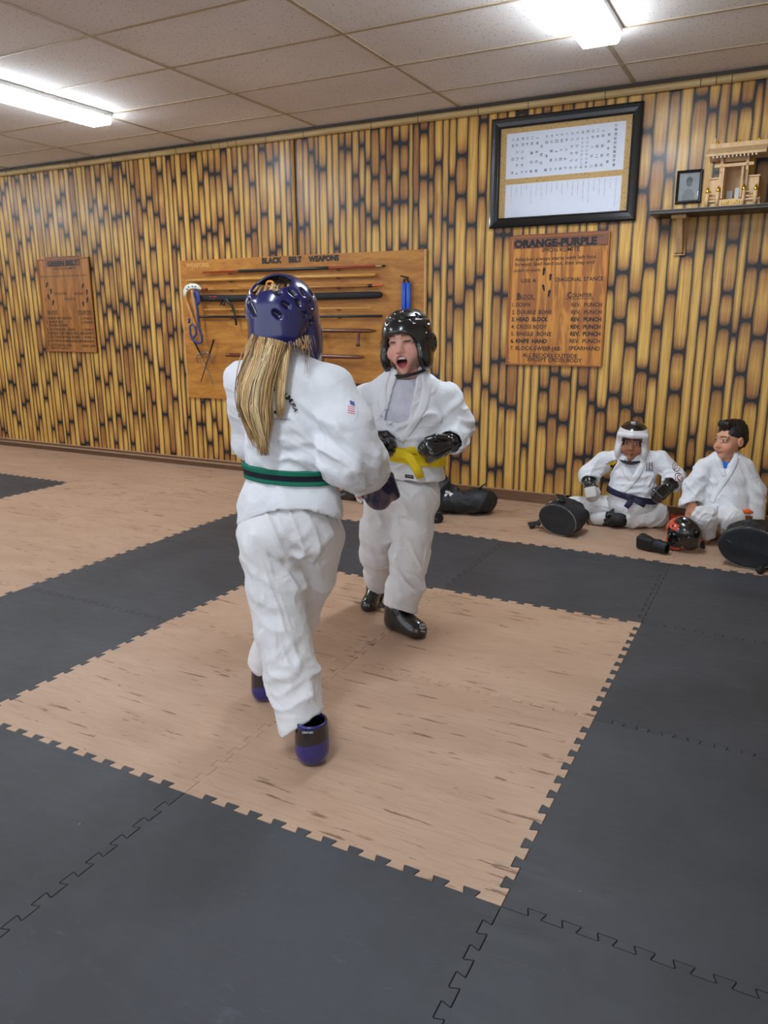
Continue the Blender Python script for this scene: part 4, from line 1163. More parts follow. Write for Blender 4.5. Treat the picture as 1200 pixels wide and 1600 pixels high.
def glove_f(P, w, e, b, s=1., thumb=1):
    e = nrm(e); b = nrm(np.asarray(b)-e*(e @ np.asarray(b))); t = np.cross(e, b)*thumb
    R = np.array([e, b, t]); q = local(P, w, R, s)
    d = ell(q, (.058, .0, 0), (.064, .040, .050))
    d = smin(d, ell(q, (.098, -.020, 0), (.038, .036, .047)), .02)
    d = smin(d, rbox(q, (.058, .026, 0), (.06, .018, .046), .016), .012)
    for k in (-.024, 0., .024): d = smax(d, -cap(q, (.142, .03, k), (.128, -.055, k), .0038), .006)
    d = smax(d, -cap(q, (.03, .048, -.05), (.03, .048, .05), .004), .005)
    d = smin(d, cap(q, (.022, -.012, .044), (.066, -.028, .056), .018, .017), .01)
    d = smin(d, cap(q, (.066, -.028, .056), (.098, -.040, .040), .016, .014), .006)
    d = smin(d, cap(q, (-.075, 0, 0), (.0, 0, 0), .037, .036, (0, 0, 1), 1.12), .012)
    d = smax(d, -smax(cap(q, (-.12, 0, 0), (-.05, 0, 0), .029), q[:, 0]+.05), .004)
    d = smin(d, smax(cap(q, (-.07, 0, 0), (.01, 0, 0), .0405, .0405, (0, 0, 1), 1.12), np.abs(q[:, 0]+.026)-.014, .004), .003)
    return d*F32(s), q
def boot_f(P, heel, fwd, s=1., z0=0., up=(0, 0, 1), strap=True):
    R0 = frame(fwd, up); R = np.array([R0[1], R0[0], R0[2]]); q = local(P, heel, R, s)
    d = cap(q, (.032, 0, .03), (.165, 0, .024), .038, .040, (0, 1, 0), 1.05)
    d = smin(d, cap(q, (.05, 0, .085), (.165, 0, .034), .040, .034), .03)
    d = smin(d, cap(q, (.036, 0, .05), (.036, 0, .15), .046, .044), .03)
    d = smax(d, -(q[:, 2]+.0), .004)
    d = smax(d, q[:, 2]-.128-.25*q[:, 0]*0, .004)
    d = smax(d, -smax(cap(q, (.036, 0, .06), (.036, 0, .2), .036), -(q[:, 2]-.075)), .004)
    return d*F32(s), q
def hand_f(P, w, e, n, s=1., curl=.5, thumb=1, spread=0.):
    """bare hand: palm, four fingers of three joints, thumb; n = direction the back of the hand faces"""
    e = nrm(e); t = nrm(np.cross(e, n))*thumb; n = nrm(n-e*(e @ np.asarray(n))); w = np.asarray(w, float)
    d = cap(P, w+e*.008*s, w+e*.058*s, .015*s, .0145*s, t, 2.1)
    for k, (o, L) in enumerate(((.026, .9), (.009, 1.0), (-.009, .94), (-.025, .74))):
        p = w+e*.066*s+t*o*s; a = curl*.5; dirs = e+t*spread*o*8
        r = .0086
        for j, f in enumerate((.034, .023, .018)):
            v = nrm(dirs*math.cos(a)-n*math.sin(a)); q = p+v*f*L*s
            d = smin(d, cap(P, p, q, r*s, (r-.0008)*s), .005*s); p = q; r -= .0009; a += curl
    p = w+e*.018*s+t*.024*s; v = nrm(e*.62+t*.72-n*.25); q = p+v*.034*s; d = smin(d, cap(P, p, q, .0115*s, .0095*s), .008*s)
    v2 = nrm(e*.9+t*.25-n*.35); d = smin(d, cap(P, q, q+v2*.028*s, .0094*s, .0078*s), .004*s)
    return d
def open_limb(P, pts, k=.03, wall=.012, depth=.07, tilt=None):
    """sleeve or trouser leg that ends in an open cuff"""
    d = chain(P, pts, k); e = np.asarray(pts[-1][0], float); dr = nrm(e-np.asarray(pts[-2][0], float)); cut = nrm(dr if tilt is None else dr+np.asarray(tilt))
    d = smax(d, plane(P, e, cut), .006)
    inner = chain(P, [(p[0], max(p[1]-wall, .01))+tuple(p[2:]) for p in pts[:-1]]+[(e+dr*.06, pts[-1][1]-wall)+tuple(pts[-1][2:])], k)
    return smax(d, -smax(inner, -plane(P, e-dr*depth, dr), .004), .004)
def body_f(J, m=1., face=('closed', False), hands=None, fat=1.):
    """whole body under the clothes, one surface; J: joints"""
    R, c, s = J['R'], J['head'], J['s']; lat = J['lat']
    def f(P):
        q = local(P, c, R, s); d = head_f(q, *face)*F32(s)
        nb = np.asarray(J['neck'], float); top = np.asarray(c)+(R[1]*-.02+R[2]*-.06)*s
        d = smin(d, cap(P, top, nb, J.get('nr', .047)*m*s, .052*m), .012 if 'nr' in J else .02)
        t = chain(P, [(nb-UP*.03*0, .05*m, lat, 1.3), (J['chest'], .078*m*fat, lat, 1.4), (J['waist'], .074*m*fat, lat, 1.4), (J['pelvis'], .085*m*fat, lat, 1.35)], .03)
        d = smin(d, t, .03)
        for sd in 'LR':
            sh, el, wr = J['sh'+sd], J['el'+sd], J['wr'+sd]
            d = smin(d, cap(P, np.asarray(J['chest'])*.35+nb*.65, sh, .045*m, .043*m), .03)
            d = smin(d, chain(P, [(sh, .042*m), (el, .033*m), (wr, .024*m)], .01), .02)
            hp, kn, an, toe = J['hip'+sd], J['kn'+sd], J['an'+sd], J['toe'+sd]
            d = smin(d, chain(P, [(hp, .066*m), (kn, .045*m), (an, .030*m)], .015), .03)
            d = smin(d, cap(P, np.asarray(an)-UP*.02, toe, .026*m, .018*m, None), .015)
            hd = J.get('hand'+sd)
            if hd is not None: d = smin(d, hand_f(P, wr, hd[0], hd[1], hd[2], hd[3], hd[4]), .008)
        return smax(d, F32(.003)-P[:, 2], .004)
    return f
def person(label, loc): return thing('person', label, 'person', loc)
def bounds(J, pad=.16):
    pts = np.array([v for k, v in J.items() if k not in ('R', 's', 'lat', 'handL', 'handR', 'nr')], float); return pts.min(0)-pad, pts.max(0)+pad
def helmet_f(q, open_top=None, vents=(), jaw=True):
    """sparring headguard in head coordinates; returns distance and depth below the outer skin"""
    qa = np.concatenate([np.abs(q[:, :1]), q[:, 1:]], 1)
    out = ell(q, (0, -.012, .032), (.100, .122, .100))
    out = smin(out, ell(qa, (.078, .022, -.054), (.028, .060, .066)), .03)
    out = smin(out, ell(q, (0, -.075, -.035), (.070, .048, .055)), .03)
    inner = smin(ell(q, (0, -.012, .022), (.083, .104, .092)), cap(q, (0, -.01, -.02), (0, -.0, -.2), .078, .078, (0, 1, 0), 1.15), .02)
    d = smax(out, -inner, .010)
    face = rbox(q, (0, .14, -.060), (.056, .125, .103), .042)
    d = smax(d, -face, .010)
    d = smax(d, -(q[:, 2]+.114), .012)
    if open_top is not None: d = smax(d, -ell(q, open_top[0], open_top[1]), .010)
    for a, b, r in vents: d = smax(d, -cap(q, a, b, r), .0025)
    return d, out
def on_helm(th, ph, k=1.0):              # point on the outer skin: th = azimuth from the front towards the wearer's left, ph = elevation (degrees)
    th, ph = math.radians(th), math.radians(ph); v = np.array([math.sin(th)*math.cos(ph), math.cos(th)*math.cos(ph), math.sin(ph)])
    r = 1/math.sqrt((v[0]/.1)**2+(v[1]/.122)**2+(v[2]/.1)**2); return np.array([0, -.012, .032])+v*r*k

# ------------------------------------------------------------------ the fair haired child seen from behind
def build_girl():
    b = (-.93, .50); G = View(*b); n, r = G.n, G.r
    root = person('person with long blonde ponytail, dark blue helmet and green belt, seen from behind', (b[0], b[1], 0))
    a = math.radians(26); fwd = n*math.cos(a)+r*math.sin(a); lat = nrm(np.cross(UP, fwd))
    hs = 1.12; hc = G(443, 505, .03); hR = frame(nrm(n*math.cos(.30)+r*math.sin(.30)-UP*.10))
    shL, shR = G(385, 598, .06), G(518, 606, -.05)
    elL, wrL, elR, wrR = G(393, 690, .15), G(432, 708, .29), G(546, 712, -.10), G(582, 730, .02)
    J = dict(R=hR, s=.95, head=hc, neck=G(452, 578, .01), chest=G(450, 650, 0), waist=G(452, 730, 0), pelvis=G(453, 800, 0), lat=lat,
             shL=shL, shR=shR, elL=elL, elR=elR, wrL=wrL, wrR=wrR,
             hipL=G(420, 835, -.01), hipR=G(492, 830, .02), knL=G(441, 968, -.06), knR=G(466, 955, .13), anL=G(476, 1110, -.19), anR=G(412, 1048, .22),
             toeL=G(489, 1140, -.06), toeR=G(424, 1055, .38))
    hdL = (nrm(G(445, 705, .40)-wrL), UP, .85, 1.1, 1); hdR = (nrm(G(594, 764, .08)-wrR), UP, .85, 1.1, -1)
    J['handL'], J['handR'] = hdL, hdR
    f = body_f(J, .92); lo, hi = bounds(J)
    skin, lip = (222, 176, 152), (190, 120, 112)
    sculpt('body', f, lo, hi, .0055, SKIN, root, col=lambda V: head_col(local(V, hc, hR, .95), skin, lip), fine=(None, None, (hc[2]-.13, hc[2]+.13, .0042)))
    # trousers
    latp = nrm(lat+r*.5)
    def trous(P):
        d = ell(P, G(454, 812, 0), (.140, .116, .135), np.array([latp, np.cross(UP, latp), UP]))
        d = smin(d, sph(P, G(420, 840, -.04), .085), .05); d = smin(d, sph(P, G(488, 834, -.03), .084), .05)
        L = open_limb(P, [(G(421, 840, -.01), .104), (G(433, 920, -.04), .094), (G(441, 985, -.075), .086), (G(455, 1050, -.13), .082), (G(472, 1133, -.195), .083)], .03, tilt=r*.42-n*.1)
        Rr = open_limb(P, [(G(492, 838, .02), .098), (G(483, 900, .07), .086), (G(463, 962, .13), .078), (G(432, 1003, .18), .070), (G(407, 1040, .22), .066)], .03, tilt=-r*.2)
        return smin(smin(d, L, .03), Rr, .025)
    def tdisp(V, N):
        x = fold(V, G(432, 860, -.1), r*.55+UP*.8, 95, .007, .09, 1.)+fold(V, G(490, 860, -.1), -r*.5+UP*.8, 95, .006, .09, 2.)
        x += fold(V, G(430, 945, -.15), r*.35+UP*.9, 85, .006, .10, 3.)+fold(V, G(445, 1045, -.2), r*-.5+UP*.8, 100, .008, .10, 4.)+fold(V, G(480, 1080, -.25), r*-.6+UP*.7, 90, .007, .08, 6.)
        x += fold(V, G(450, 850, -.12), r, 60, .006, .05, 9.)
        x += creases(V, 13, .0105, 2., r*.45-UP*.8, .4)*(.35+near(V, G(440, 860, -.1), .16)+near(V, G(455, 1070, -.2), .16))
        return x+crumple(V, (9, 9, 5), .003, 2.)
    sculpt('trousers', trous, G(340, 1190, -.35)*np.array([1, 1, 0])+np.array([-.25, -.25, .08]), np.array([b[0]+.42, b[1]+.45, .98]), .006, GI2, root, disp=tdisp, smooth_it=1)
    # jacket
    def torso(P, g=0.):
        d = chain(P, [(G(451, 600, -.005), .080+g, lat, 1.62), (G(450, 655, 0), .100+g, lat, 1.52), (G(451, 712, 0), .098+g, lat, 1.42), (G(452, 738, 0), .094+g, lat, 1.40)], .03)
        sk = chain(P, [(G(452, 738, 0), .094+g, lat, 1.40), (G(453, 790, 0), .122+g, lat, 1.42), (G(454, 850, 0), .150+g, lat, 1.38)], .02)
        return smin(d, sk, .008)
    def zhem(P):
        u = (P-np.asarray(G(453, 800, 0), F32)) @ np.asarray(r, F32)
        return F32(G(453, 797, -.13)[2])-2.5*np.clip(np.abs(u-.015)-.01, 0, 1)**2
    def jack(P):
        d = torso(P)
        sh = uni(.04, cap(P, shL, G(451, 585, 0), .058, .062), cap(P, G(451, 585, 0), shR, .062, .062), cap(P, G(451, 560, .01), G(451, 600, .0), .056, .08))
        d = smin(d, sh, .045)
        aL = open_limb(P, [(shL, .070), (elL, .058), (wrL, .058)], .03); aR = open_limb(P, [(shR+UP*-.004, .076), (G(540, 665, -.085), .084), (G(548, 712, -.09), .090), (G(568, 729, -.03), .078), (G(584, 737, .035), .062)], .04)
        d = smin(smin(d, aL, .03), aR, .022)
        d = smax(d, -cap(P, G(451, 545, .02), G(451, 575, .012), .05), .006)          # neck opening
        d = smax(d, zhem(P)-P[:, 2], .004)
        inner = smax(torso(P, -.011), P[:, 2]-F32(G(452, 765, 0)[2]), .004)
        return smax(d, -inner, .003)
    def jdisp(V, N):
        x = fold(V, G(478, 680, -.12), r*.62+UP*.78, 95, 0.0145, .10, 1.)+fold(V, G(430, 712, -.12), UP*.95+r*.2, 130, 0.0116, .08, 2.)
        x += fold(V, G(490, 715, -.12), UP*.9+r*.35, 120, 0.0116, .08, 5.)+fold(V, G(520, 640, -.14), r*.8+UP*.4, 80, 0.0116, .08, 3.)
        x += fold(V, G(560, 720, -.12), r*.9+UP*.3, 85, 0.0145, .09, 4.)+fold(V, G(375, 660, 0), UP*.7-r*.6, 80, 0.0116, .09, 6.)
        x += fold(V, G(450, 780, -.12), r*.9+UP*.25, 50, 0.0087, .10, 8.)
        x += creases(V, 11, .0115, 1., r*.8-UP*.6, .35)*(.45+near(V, G(485, 700, -.1), .14)+near(V, G(556, 725, -.1), .12))
        return x+crumple(V, (8, 8, 7), .003, 1.)
    jk = sculpt('jacket', jack, np.array([b[0]-.36, b[1]-.36, .66]), np.array([b[0]+.40, b[1]+.46, 1.32]), .006, GI, root, disp=jdisp, smooth_it=1, keep='girl_jacket')
    # belt
    bz = lambda P: (P-np.asarray(G(452, 737, 0), F32)) @ np.asarray(nrm(UP+r*.04), F32)
    def belt(P): return smax(smax(torso(P, .012), np.abs(bz(P))-.0235, .003), -torso(P, -.02), .002)
    t = NT('striped_belt'); h = t.new('ShaderNodeSeparateColor'); t.put(h.inputs[0], t.attr('Col', 'Color')); hh = h.outputs[0]
    mid = t.mapr(t.math('ABSOLUTE', t.math('SUBTRACT', hh, .49)), .17, .19, 1., 0.); rib = t.mapr(t.math('SINE', t.math('MULTIPLY', hh, 62.)), -.2, 1., .62, 1.1)
    t.bump(t.noise(t.obj(), 500, 2), .3, .001); GRB = t.fin(t.mix(mid, t.mix(1., lin((24, 118, 94)), rib, 'MULTIPLY'), lin((22, 26, 38))), .8, .3)
    sculpt('belt', belt, np.array([b[0]-.24, b[1]-.24, .84]), np.array([b[0]+.24, b[1]+.24, .97]), .0035, GRB, root, col=lambda V: np.repeat((bz(V.astype(F32))/.05+.5)[:, None], 3, 1), disp=lambda V, N: crumple(V, (6, 6, 40), .002))
    mb = MB()                                                                          # knot and tails at the front
    fk = G(452, 740, 0)+fwd*.112
    mb.tube([fk-lat*.03, fk, fk+lat*.03], [.02, .028, .02], 10); mb.tube([fk, fk+fwd*.02+lat*.05-UP*.06, fk+fwd*.03+lat*.08-UP*.2], [.02, .022, .022], 8, flat=(fwd, .25)); mb.tube([fk, fk+fwd*.02-lat*.05-UP*.06, fk+fwd*.03-lat*.07-UP*.19], [.02, .022, .022], 8, flat=(fwd, .25))
    mb.build('belt_knot', plain('green_belt', (22, 112, 88), .8), root, smooth=True)
    # lettering and badges
    mb_polys = []
    def arc_text(txt, cx, cy, rad, a0, a1, size):
        for k, ch in enumerate(txt):
            V2, Fs = text_verts(ch, 1.0, .02)
            if not len(V2): continue
            V2 = V2-np.array([(V2[:, 0].min()+V2[:, 0].max())/2, 0]); th = a0+(a1-a0)*k/(len(txt)-1); u = np.array([math.sin(th), -math.cos(th)]); t = np.array([math.cos(th), math.sin(th)])
            pos = np.array([cx, cy])+u*rad
            mb_polys.append(([tuple(pos+t*v[0]*size+u*v[1]*size) for v in V2], Fs, 0))
    arc_text('SHORIN-RYU MATSUMURA', 420, 650, 39, -1.55, 1.35, 11)
    V2, Fs = text_verts('KARATE  KOBUDO', 4.6, .01); mb_polys.append(([(406+v[0]*1.25, 657-v[1]) for v in V2], Fs, 0))
    for k in range(6): mb_polys.append(quad_poly([(410, 633+k*3.4), (424, 633.5+k*3.4), (424, 635+k*3.4), (410, 634.5+k*3.4)], 4, 1)+(0,))
    mb_polys.append(disc_poly(432, 644, 2.6, 3.2, 12, 2)+(0,))
    mb_polys.append(quad_poly([(415, 604.5), (425, 604.5), (425, 606), (415, 606)], 3, 1)+(1,)); mb_polys.append(quad_poly([(414, 608.5), (425, 608.5), (425, 610), (414, 610)], 3, 1)+(1,))
    patch('back_marking', 'girl_jacket', mb_polys, [plain('print_black', (42, 42, 48), .8), plain('print_red', (176, 60, 66), .8)], jk, .0025)
    pp = [disc_poly(549, 638, 8, 19, 20, 3, -.2)+(0,)]
    for k in range(4): pp.append(quad_poly([(543, 634+k*3.2), (554, 637+k*3.2), (554, 638.6+k*3.2), (543, 635.6+k*3.2)], 4, 1)+(1,))
    pp.append(quad_poly([(546, 626), (553, 629), (554, 636), (547, 633)], 3, 3)+(2,))
    patch('sleeve_badge', 'girl_jacket', pp, [plain('badge_white', (222, 220, 228), .8), plain('badge_red', (206, 130, 140), .8), plain('badge_blue', (90, 92, 150), .8)], jk, .0025)
    # helmet
    vents = []
    for th, ph in ((150, 22), (150, -2)):
        p, q_ = on_helm(th-7, ph+10), on_helm(th+7, ph-6); vents.append((p, q_, .0105))
    for th, ph in ((-172, 22), (-150, 22), (-160, 4), (-172, -8), (-140, 8), (-128, 26), (-128, -6), (-112, 10), (-110, -16), (125, 20), (125, -5), (-100, 30), (100, 10)):
        p = on_helm(th, ph); q_ = on_helm(th+(5 if abs(th) > 140 else 2), ph-4); vents.append((p, q_, .0085))
    NB, DK_ = c3((22, 22, 88)), c3((10, 9, 18))
    def helm(P): return helmet_f(local(P, hc, hR, hs), ((0.012, -.074, .092), (.058, .050, .036)), vents)[0]*F32(hs)
    def hcol(V):
        o = helmet_f(local(V.astype(F32), hc, hR, hs), None, ())[1]; k = np.clip((-o-.004)/.004, 0, 1)[:, None]; return NB*(1-k)+DK_*k
    sculpt('helmet', helm, hc-.19, hc+.19, .0034, GLOSSC, root, col=hcol)
    # hair
    hb = []; r_ = random.Random(3); mb = MB(); cols = []
    def strand(path, rad, rgb):
        b0 = len(mb.V); mb.tube(path, rad, 6, flat=(n, .45)); cols.extend([c3(rgb)]*(len(mb.V)-b0))
    tones = [(214, 180, 126), (178, 142, 94), (116, 86, 58), (228, 200, 150), (88, 64, 46), (196, 160, 108)]
    locks = []
    for k in range(22):
        c_ = -1+2*(k+r_.random())/22; locks.append((c_, r_.uniform(.05, .16), tones[r_.choice((0, 1, 1, 2, 3, 5, 5, 4 if c_ > -.2 else 0))], r_.uniform(-48, 14)+(-30 if abs(c_) > .6 else 0), r_.uniform(0, 6.28), r_.uniform(.8, 3.0), r_.uniform(-.012, .006)))
    for k in range(1300):
        c_, wd, base, ey, ph, wv, dj = locks[r_.randrange(22)]; ls = max(-1.1, min(1.1, c_+r_.gauss(0, wd))); tt = ls
        w = [(422+tt*22, 514), (418+tt*25, 537), (411+ls*26, 560), (399+ls*26, 600), (397+ls*25, 635), (403+ls*20, 665), (409+ls*13, 690), (413+ls*10+r_.uniform(-5, 5), 712)]
        dp = [-.055, -.095, -.122, -.140, -.146, -.140, -.134, -.128]; j = r_.uniform(-.008, .008)+dj-.022*(1-min(1, ls*ls))
        fz = r_.gauss(0, .7) if r_.random() < .85 else r_.gauss(0, 3.5); end = (712-520+ey+r_.uniform(-26, 14))/(712-520); path = []
        for q in range(13):
            x = min(1, end)*q/12*7; i = min(int(x), 6); fq = x-i
            px = w[i][0]*(1-fq)+w[i+1][0]*fq+wv*math.sin(x*1.3+ph)*min(1, x)+fz*math.sin(x*.9+k)*min(1, x); py = w[i][1]*(1-fq)+w[i+1][1]*fq; de = dp[i]*(1-fq)+dp[i+1]*fq
            path.append(G(px, py, de+j*min(1, x)))
        rr = r_.uniform(.0009, .0021); g = r_.uniform(.8, 1.12)
        strand(path, [rr*.8]+[rr]*7+[rr*.9, rr*.7, rr*.5, rr*.3, rr*.1], tuple(min(255, c*g) for c in base))
    for k in range(220):                     # second lock, right of the tail
        tt = r_.uniform(-1, 1); w = [(446+tt*10, 518), (442+tt*9, 560), (438+tt*8, 595), (437+tt*7, 625), (438+tt*6, 648+r_.uniform(-12, 6))]
        strand([G(w[i][0], w[i][1], [-.06, -.12, -.130, -.132, -.128][i]+r_.uniform(-.006, .006)) for i in range(5)], [.0013, .0018, .0018, .0014, .0003], tones[r_.choice((0, 3, 3, 5, 1))])
    for k in range(40):                     # loose wisps over the collar
        tt = r_.random(); x = 440+tt*50; L = r_.uniform(14, 34) if r_.random() < .85 else 60
        strand([G(x, 524, -.07), G(x+r_.uniform(-2, 5), 524+L*.5, -.105), G(x+r_.uniform(-3, 10), 524+L, -.112)], [.0013, .0012, .0003], tones[r_.choice((2, 1, 4, 5))])
    for k in range(60):                     # hair on the crown inside the opening of the helmet
        th = r_.uniform(0, 2*math.pi); q0 = np.array([math.cos(th)*.05*r_.random(), -.03+math.sin(th)*.05*r_.random(), .098])
        q1 = np.array([q0[0]*1.2, -.082, .068+r_.uniform(-.01, .01)])
        strand([hc+(q0*hs) @ hR, hc+((q0+q1)/2+np.array([0, -.003, .004]))*hs @ hR, hc+(q1*hs) @ hR], [.004, .005, .003], tones[r_.choice((1, 2, 4, 0))])
    me = mb.mesh('hair'); o = link('hair', me, HAIRM, root, True); vcol(me, np.array(cols))
    mb = MB(); c0 = hc+(np.array([.018, -.062, .098])*hs) @ hR
    mb.tube([c0+nrm(lat)*.012*math.cos(t)+UP*.008*math.sin(t) for t in np.linspace(0, 6.28, 14)], .0035, 6); mb.build('hair_tie', plain('orange_tie', (226, 140, 60), .6), root, smooth=True)
    # gloves
    PURP = c3((38, 30, 62))
    for nm, w_, e_, s_, th in (('R', wrR, nrm(G(594, 764, .08)-wrR), 1.12, -1), ('L', wrL, hdL[0], .95, 1)):
        F_ = lambda P: glove_f(P, w_+e_*.03, e_, UP*.8-fwd*.1+(r*.5 if th < 0 else -r*.5), s_, th)[0]
        sculpt('glove', F_, w_-.16, w_+.24, .005, GLOSSC, root, col=lambda V: np.tile(PURP, (len(V), 1)))
    # boots
    BL, BK = c3((28, 26, 104)), c3((12, 11, 18))
    for heel, fw, sc, key in ((np.array(list(G(487, 1192, -.285)[:2])+[0.]), nrm(n*.95+r*.10), 1.14, 'girl_boot'), (np.array(list(G(411, 1086, .16)[:2])+[0.]), nrm(n*.95+r*.1), .95, None)):
        F_ = lambda P: boot_f(P, heel, fw, sc)[0]
        def bc(V):
            q = boot_f(V.astype(F32), heel, fw, sc)[1]; m = ((q[:, 2] > .072-.2*q[:, 1]) & (q[:, 2] < .119-.1*q[:, 1])) | (q[:, 2] < .008) | ((q[:, 1] < -.028) & (q[:, 0] > .03) & (q[:, 0] < .06)); return np.where(m[:, None], BK, BL)
        bo = sculpt('boot', F_, heel-.16+fw*.1*0, heel+np.array([.16, .3, .2]), .004, GLOSSC, root, col=bc, keep=key)
        if key:
            V2, Fs = text_verts('CENTURY', 4.8, .03); w = V2[:, 0].max(); patch('text_marking', key, [([(481-w*.5*.82+v[0]*.82, 1146-v[1]) for v in V2], Fs, 0)], [plain('print_white', (226, 226, 230), .6)], bo, .0015)
build_girl()
# ------------------------------------------------------------------ the shouting boy
def build_boy():
    b = (-1.06, 1.50); B = View(*b); n, r = B.n, B.r
    root = person('shouting person in black headguard and yellow belt facing the blonde sparring partner', (b[0], b[1], 0))
    fwd = nrm(-n*math.cos(.32)-r*math.sin(.32)); lat = nrm(np.cross(UP, fwd))      # lat: his left, right in the photograph
    hc = B(636, 534, .0); hR = frame(nrm(-n*math.cos(.36)-r*math.sin(.36)-UP*.10), roll=.10); s = 1.03; hs = 1.09
    shL, shR = B(698, 622, -.02), B(572, 624, .04)
    elL, wrL, elR, wrR = B(715, 662, -.03), B(703, 690, -.13), B(553, 668, .03), B(573, 690, -.09)
    J = dict(R=hR, s=s, head=hc, neck=B(636, 592, .01), chest=B(636, 640, 0), waist=B(637, 700, 0), pelvis=B(634, 760, 0), lat=lat, shL=shL, shR=shR, elL=elL, elR=elR, wrL=wrL, wrR=wrR,
             hipL=B(652, 785, -.02), hipR=B(604, 785, .02), knL=B(645, 862, -.06), knR=B(590, 862, .10), anL=B(622, 950, -.12), anR=B(589, 925, .23), toeL=B(646, 984, -.19), toeR=B(588, 930, .19))
    dL, dR = nrm(B(664, 708, -.20)-wrL), nrm(B(592, 696, -.13)-wrR)
    J['handL'] = (dL, nrm(UP*.4-n*.9), .9, 1.15, 1); J['handR'] = (dR, nrm(-n), .9, 1.15, -1)
    f = body_f(J, .95, ('open', True, .5), fat=1.25); lo, hi = bounds(J)
    skin, lip = (226, 176, 156), (186, 96, 96)
    sculpt('body', f, lo, hi, .0055, SKIN, root, col=lambda V: head_col(local(V, hc, hR, s), skin, lip, brow=(122, 84, 64), mouth='open', squint=True, flush=(214, 132, 122)),
           fine=((hc[0]-.12, hc[0]+.12, .0026), (hc[1]-.14, hc[1]+.14, .0026), (hc[2]-.15, hc[2]+.13, .0026)), smooth_it=1)
    latp = nrm(lat*.8+r*.2)
    def trous(P):
        d = ell(P, B(633, 768, 0), (.158, .132, .12), np.array([latp, np.cross(UP, latp), UP]))
        L = open_limb(P, [(B(648, 785, -.02), .100), (B(645, 830, -.04), .090), (B(641, 870, -.065), .083), (B(634, 915, -.10), .080), (B(624, 951, -.125), .078)], .03)
        Rr = open_limb(P, [(B(603, 785, .02), .100), (B(594, 830, .07), .092), (B(590, 862, .11), .083), (B(590, 900, .18), .062), (B(590, 927, .235), .048)], .03)
        return smin(smin(d, L, .035), Rr, .022)
    def tdisp(V, N):
        x = fold(V, B(640, 800, -.12), r*.6+UP*.8, 80, .008, .09, 1.)+fold(V, B(600, 855, .0), UP*.9+r*.3, 85, .008, .09, 2.)+fold(V, B(642, 880, -.15), r*.55+UP*.8, 75, .009, .12, 3.)+fold(V, B(625, 935, -.2), r*-.4+UP*.9, 95, .007, .08, 4.)
        return x+creases(V, 12, .0115, 5., r*.5-UP*.75, .4)*(.5+near(V, B(645, 880, -.1), .16)+near(V, B(620, 790, -.1), .12))+crumple(V, (8, 8, 5), .003, 2.)
    sculpt('trousers', trous, np.array([b[0]-.36, b[1]-.36, .06]), np.array([b[0]+.36, b[1]+.42, .86]), .006, GI2, root, disp=tdisp, smooth_it=1)
    # grey undershirt and jacket
    SH = plain('grey_shirt', (196, 196, 208), .85, bump=.2, bscale=500)
    def torso(P, g=0.):
        d = chain(P, [(B(636, 606, .0), .082+g, lat, 1.6), (B(637, 645, -.005), .112+g, lat, 1.42), (B(637, 688, -.01), .122+g, lat, 1.34), (B(637, 708, -.005), .112+g, lat, 1.38)], .03)
        sk = chain(P, [(B(637, 708, -.005), .112+g, lat, 1.38), (B(634, 735, -.005), .126+g, lat, 1.36), (B(632, 790, 0), .146+g, lat, 1.34)], .02)
        return smin(d, sk, .01)
    def shirt(P):
        d = smin(torso(P, -.012), cap(P, B(636, 588, .01), B(636, 610, 0), .058, .085), .03); d = smax(d, F32(B(637, 690, 0)[2])-P[:, 2], .005)
        return smax(d, -cap(P, B(634, 570, -.02), B(635, 592, -.012), .054, .050), .006)
    sculpt('undershirt', shirt, np.array([b[0]-.24, b[1]-.24, .75]), np.array([b[0]+.24, b[1]+.24, 1.25]), .006, SH, root, disp=lambda V, N: creases(V, 12, .006, 3., -UP+r*.3, .4))
    def vopen(P):                                   # front opening of the jacket, a wedge narrowing to the belt
        q = P-np.asarray(B(624, 652, -.1), F32); u = q @ np.asarray(r, F32); v = q[:, 2]; w = q @ np.asarray(fwd, F32)
        left = -u-(.060-.055*np.clip(v/.2, -.2, 1.2)); right = u-(.035+.26*np.clip(v, -.1, .3))
        return smax(smax(smax(left, right), -(v+.015)), -(w+.09))
    def jack(P):
        d = torso(P)
        sh = uni(.04, cap(P, shL, B(637, 592, .01), .056, .056), cap(P, B(636, 592, .01), shR, .056, .056), cap(P, B(638, 578, .03), B(637, 606, .01), .060, .08))
        d = smin(d, sh, .045)
        aL = open_limb(P, [(shL, .066), (elL, .070), (B(710, 685, -.10), .058), (B(704, 691, -.135), .054)], .03); aR = open_limb(P, [(shR, .066), (elR, .066), (B(571, 686, -.07), .056)], .03)
        d = smin(smin(d, aL, .018), aR, .018)
        d = smax(d, -cap(P, B(636, 560, .0), B(636, 600, .005), .058, .060), .008)
        d = smax(d, -vopen(P), .004)
        u = (P-np.asarray(B(637, 748, 0), F32)) @ np.asarray(r, F32)
        d = smax(d, F32(B(637, 751, -.12)[2])-.07*u-P[:, 2], .004)
        inner = smax(torso(P, -.011), P[:, 2]-F32(B(637, 728, 0)[2]), .004)
        d = smax(d, -inner, .003)
        return smax(d, -smax(torso(P, -.010), vopen(P)-.03, .004), .003)
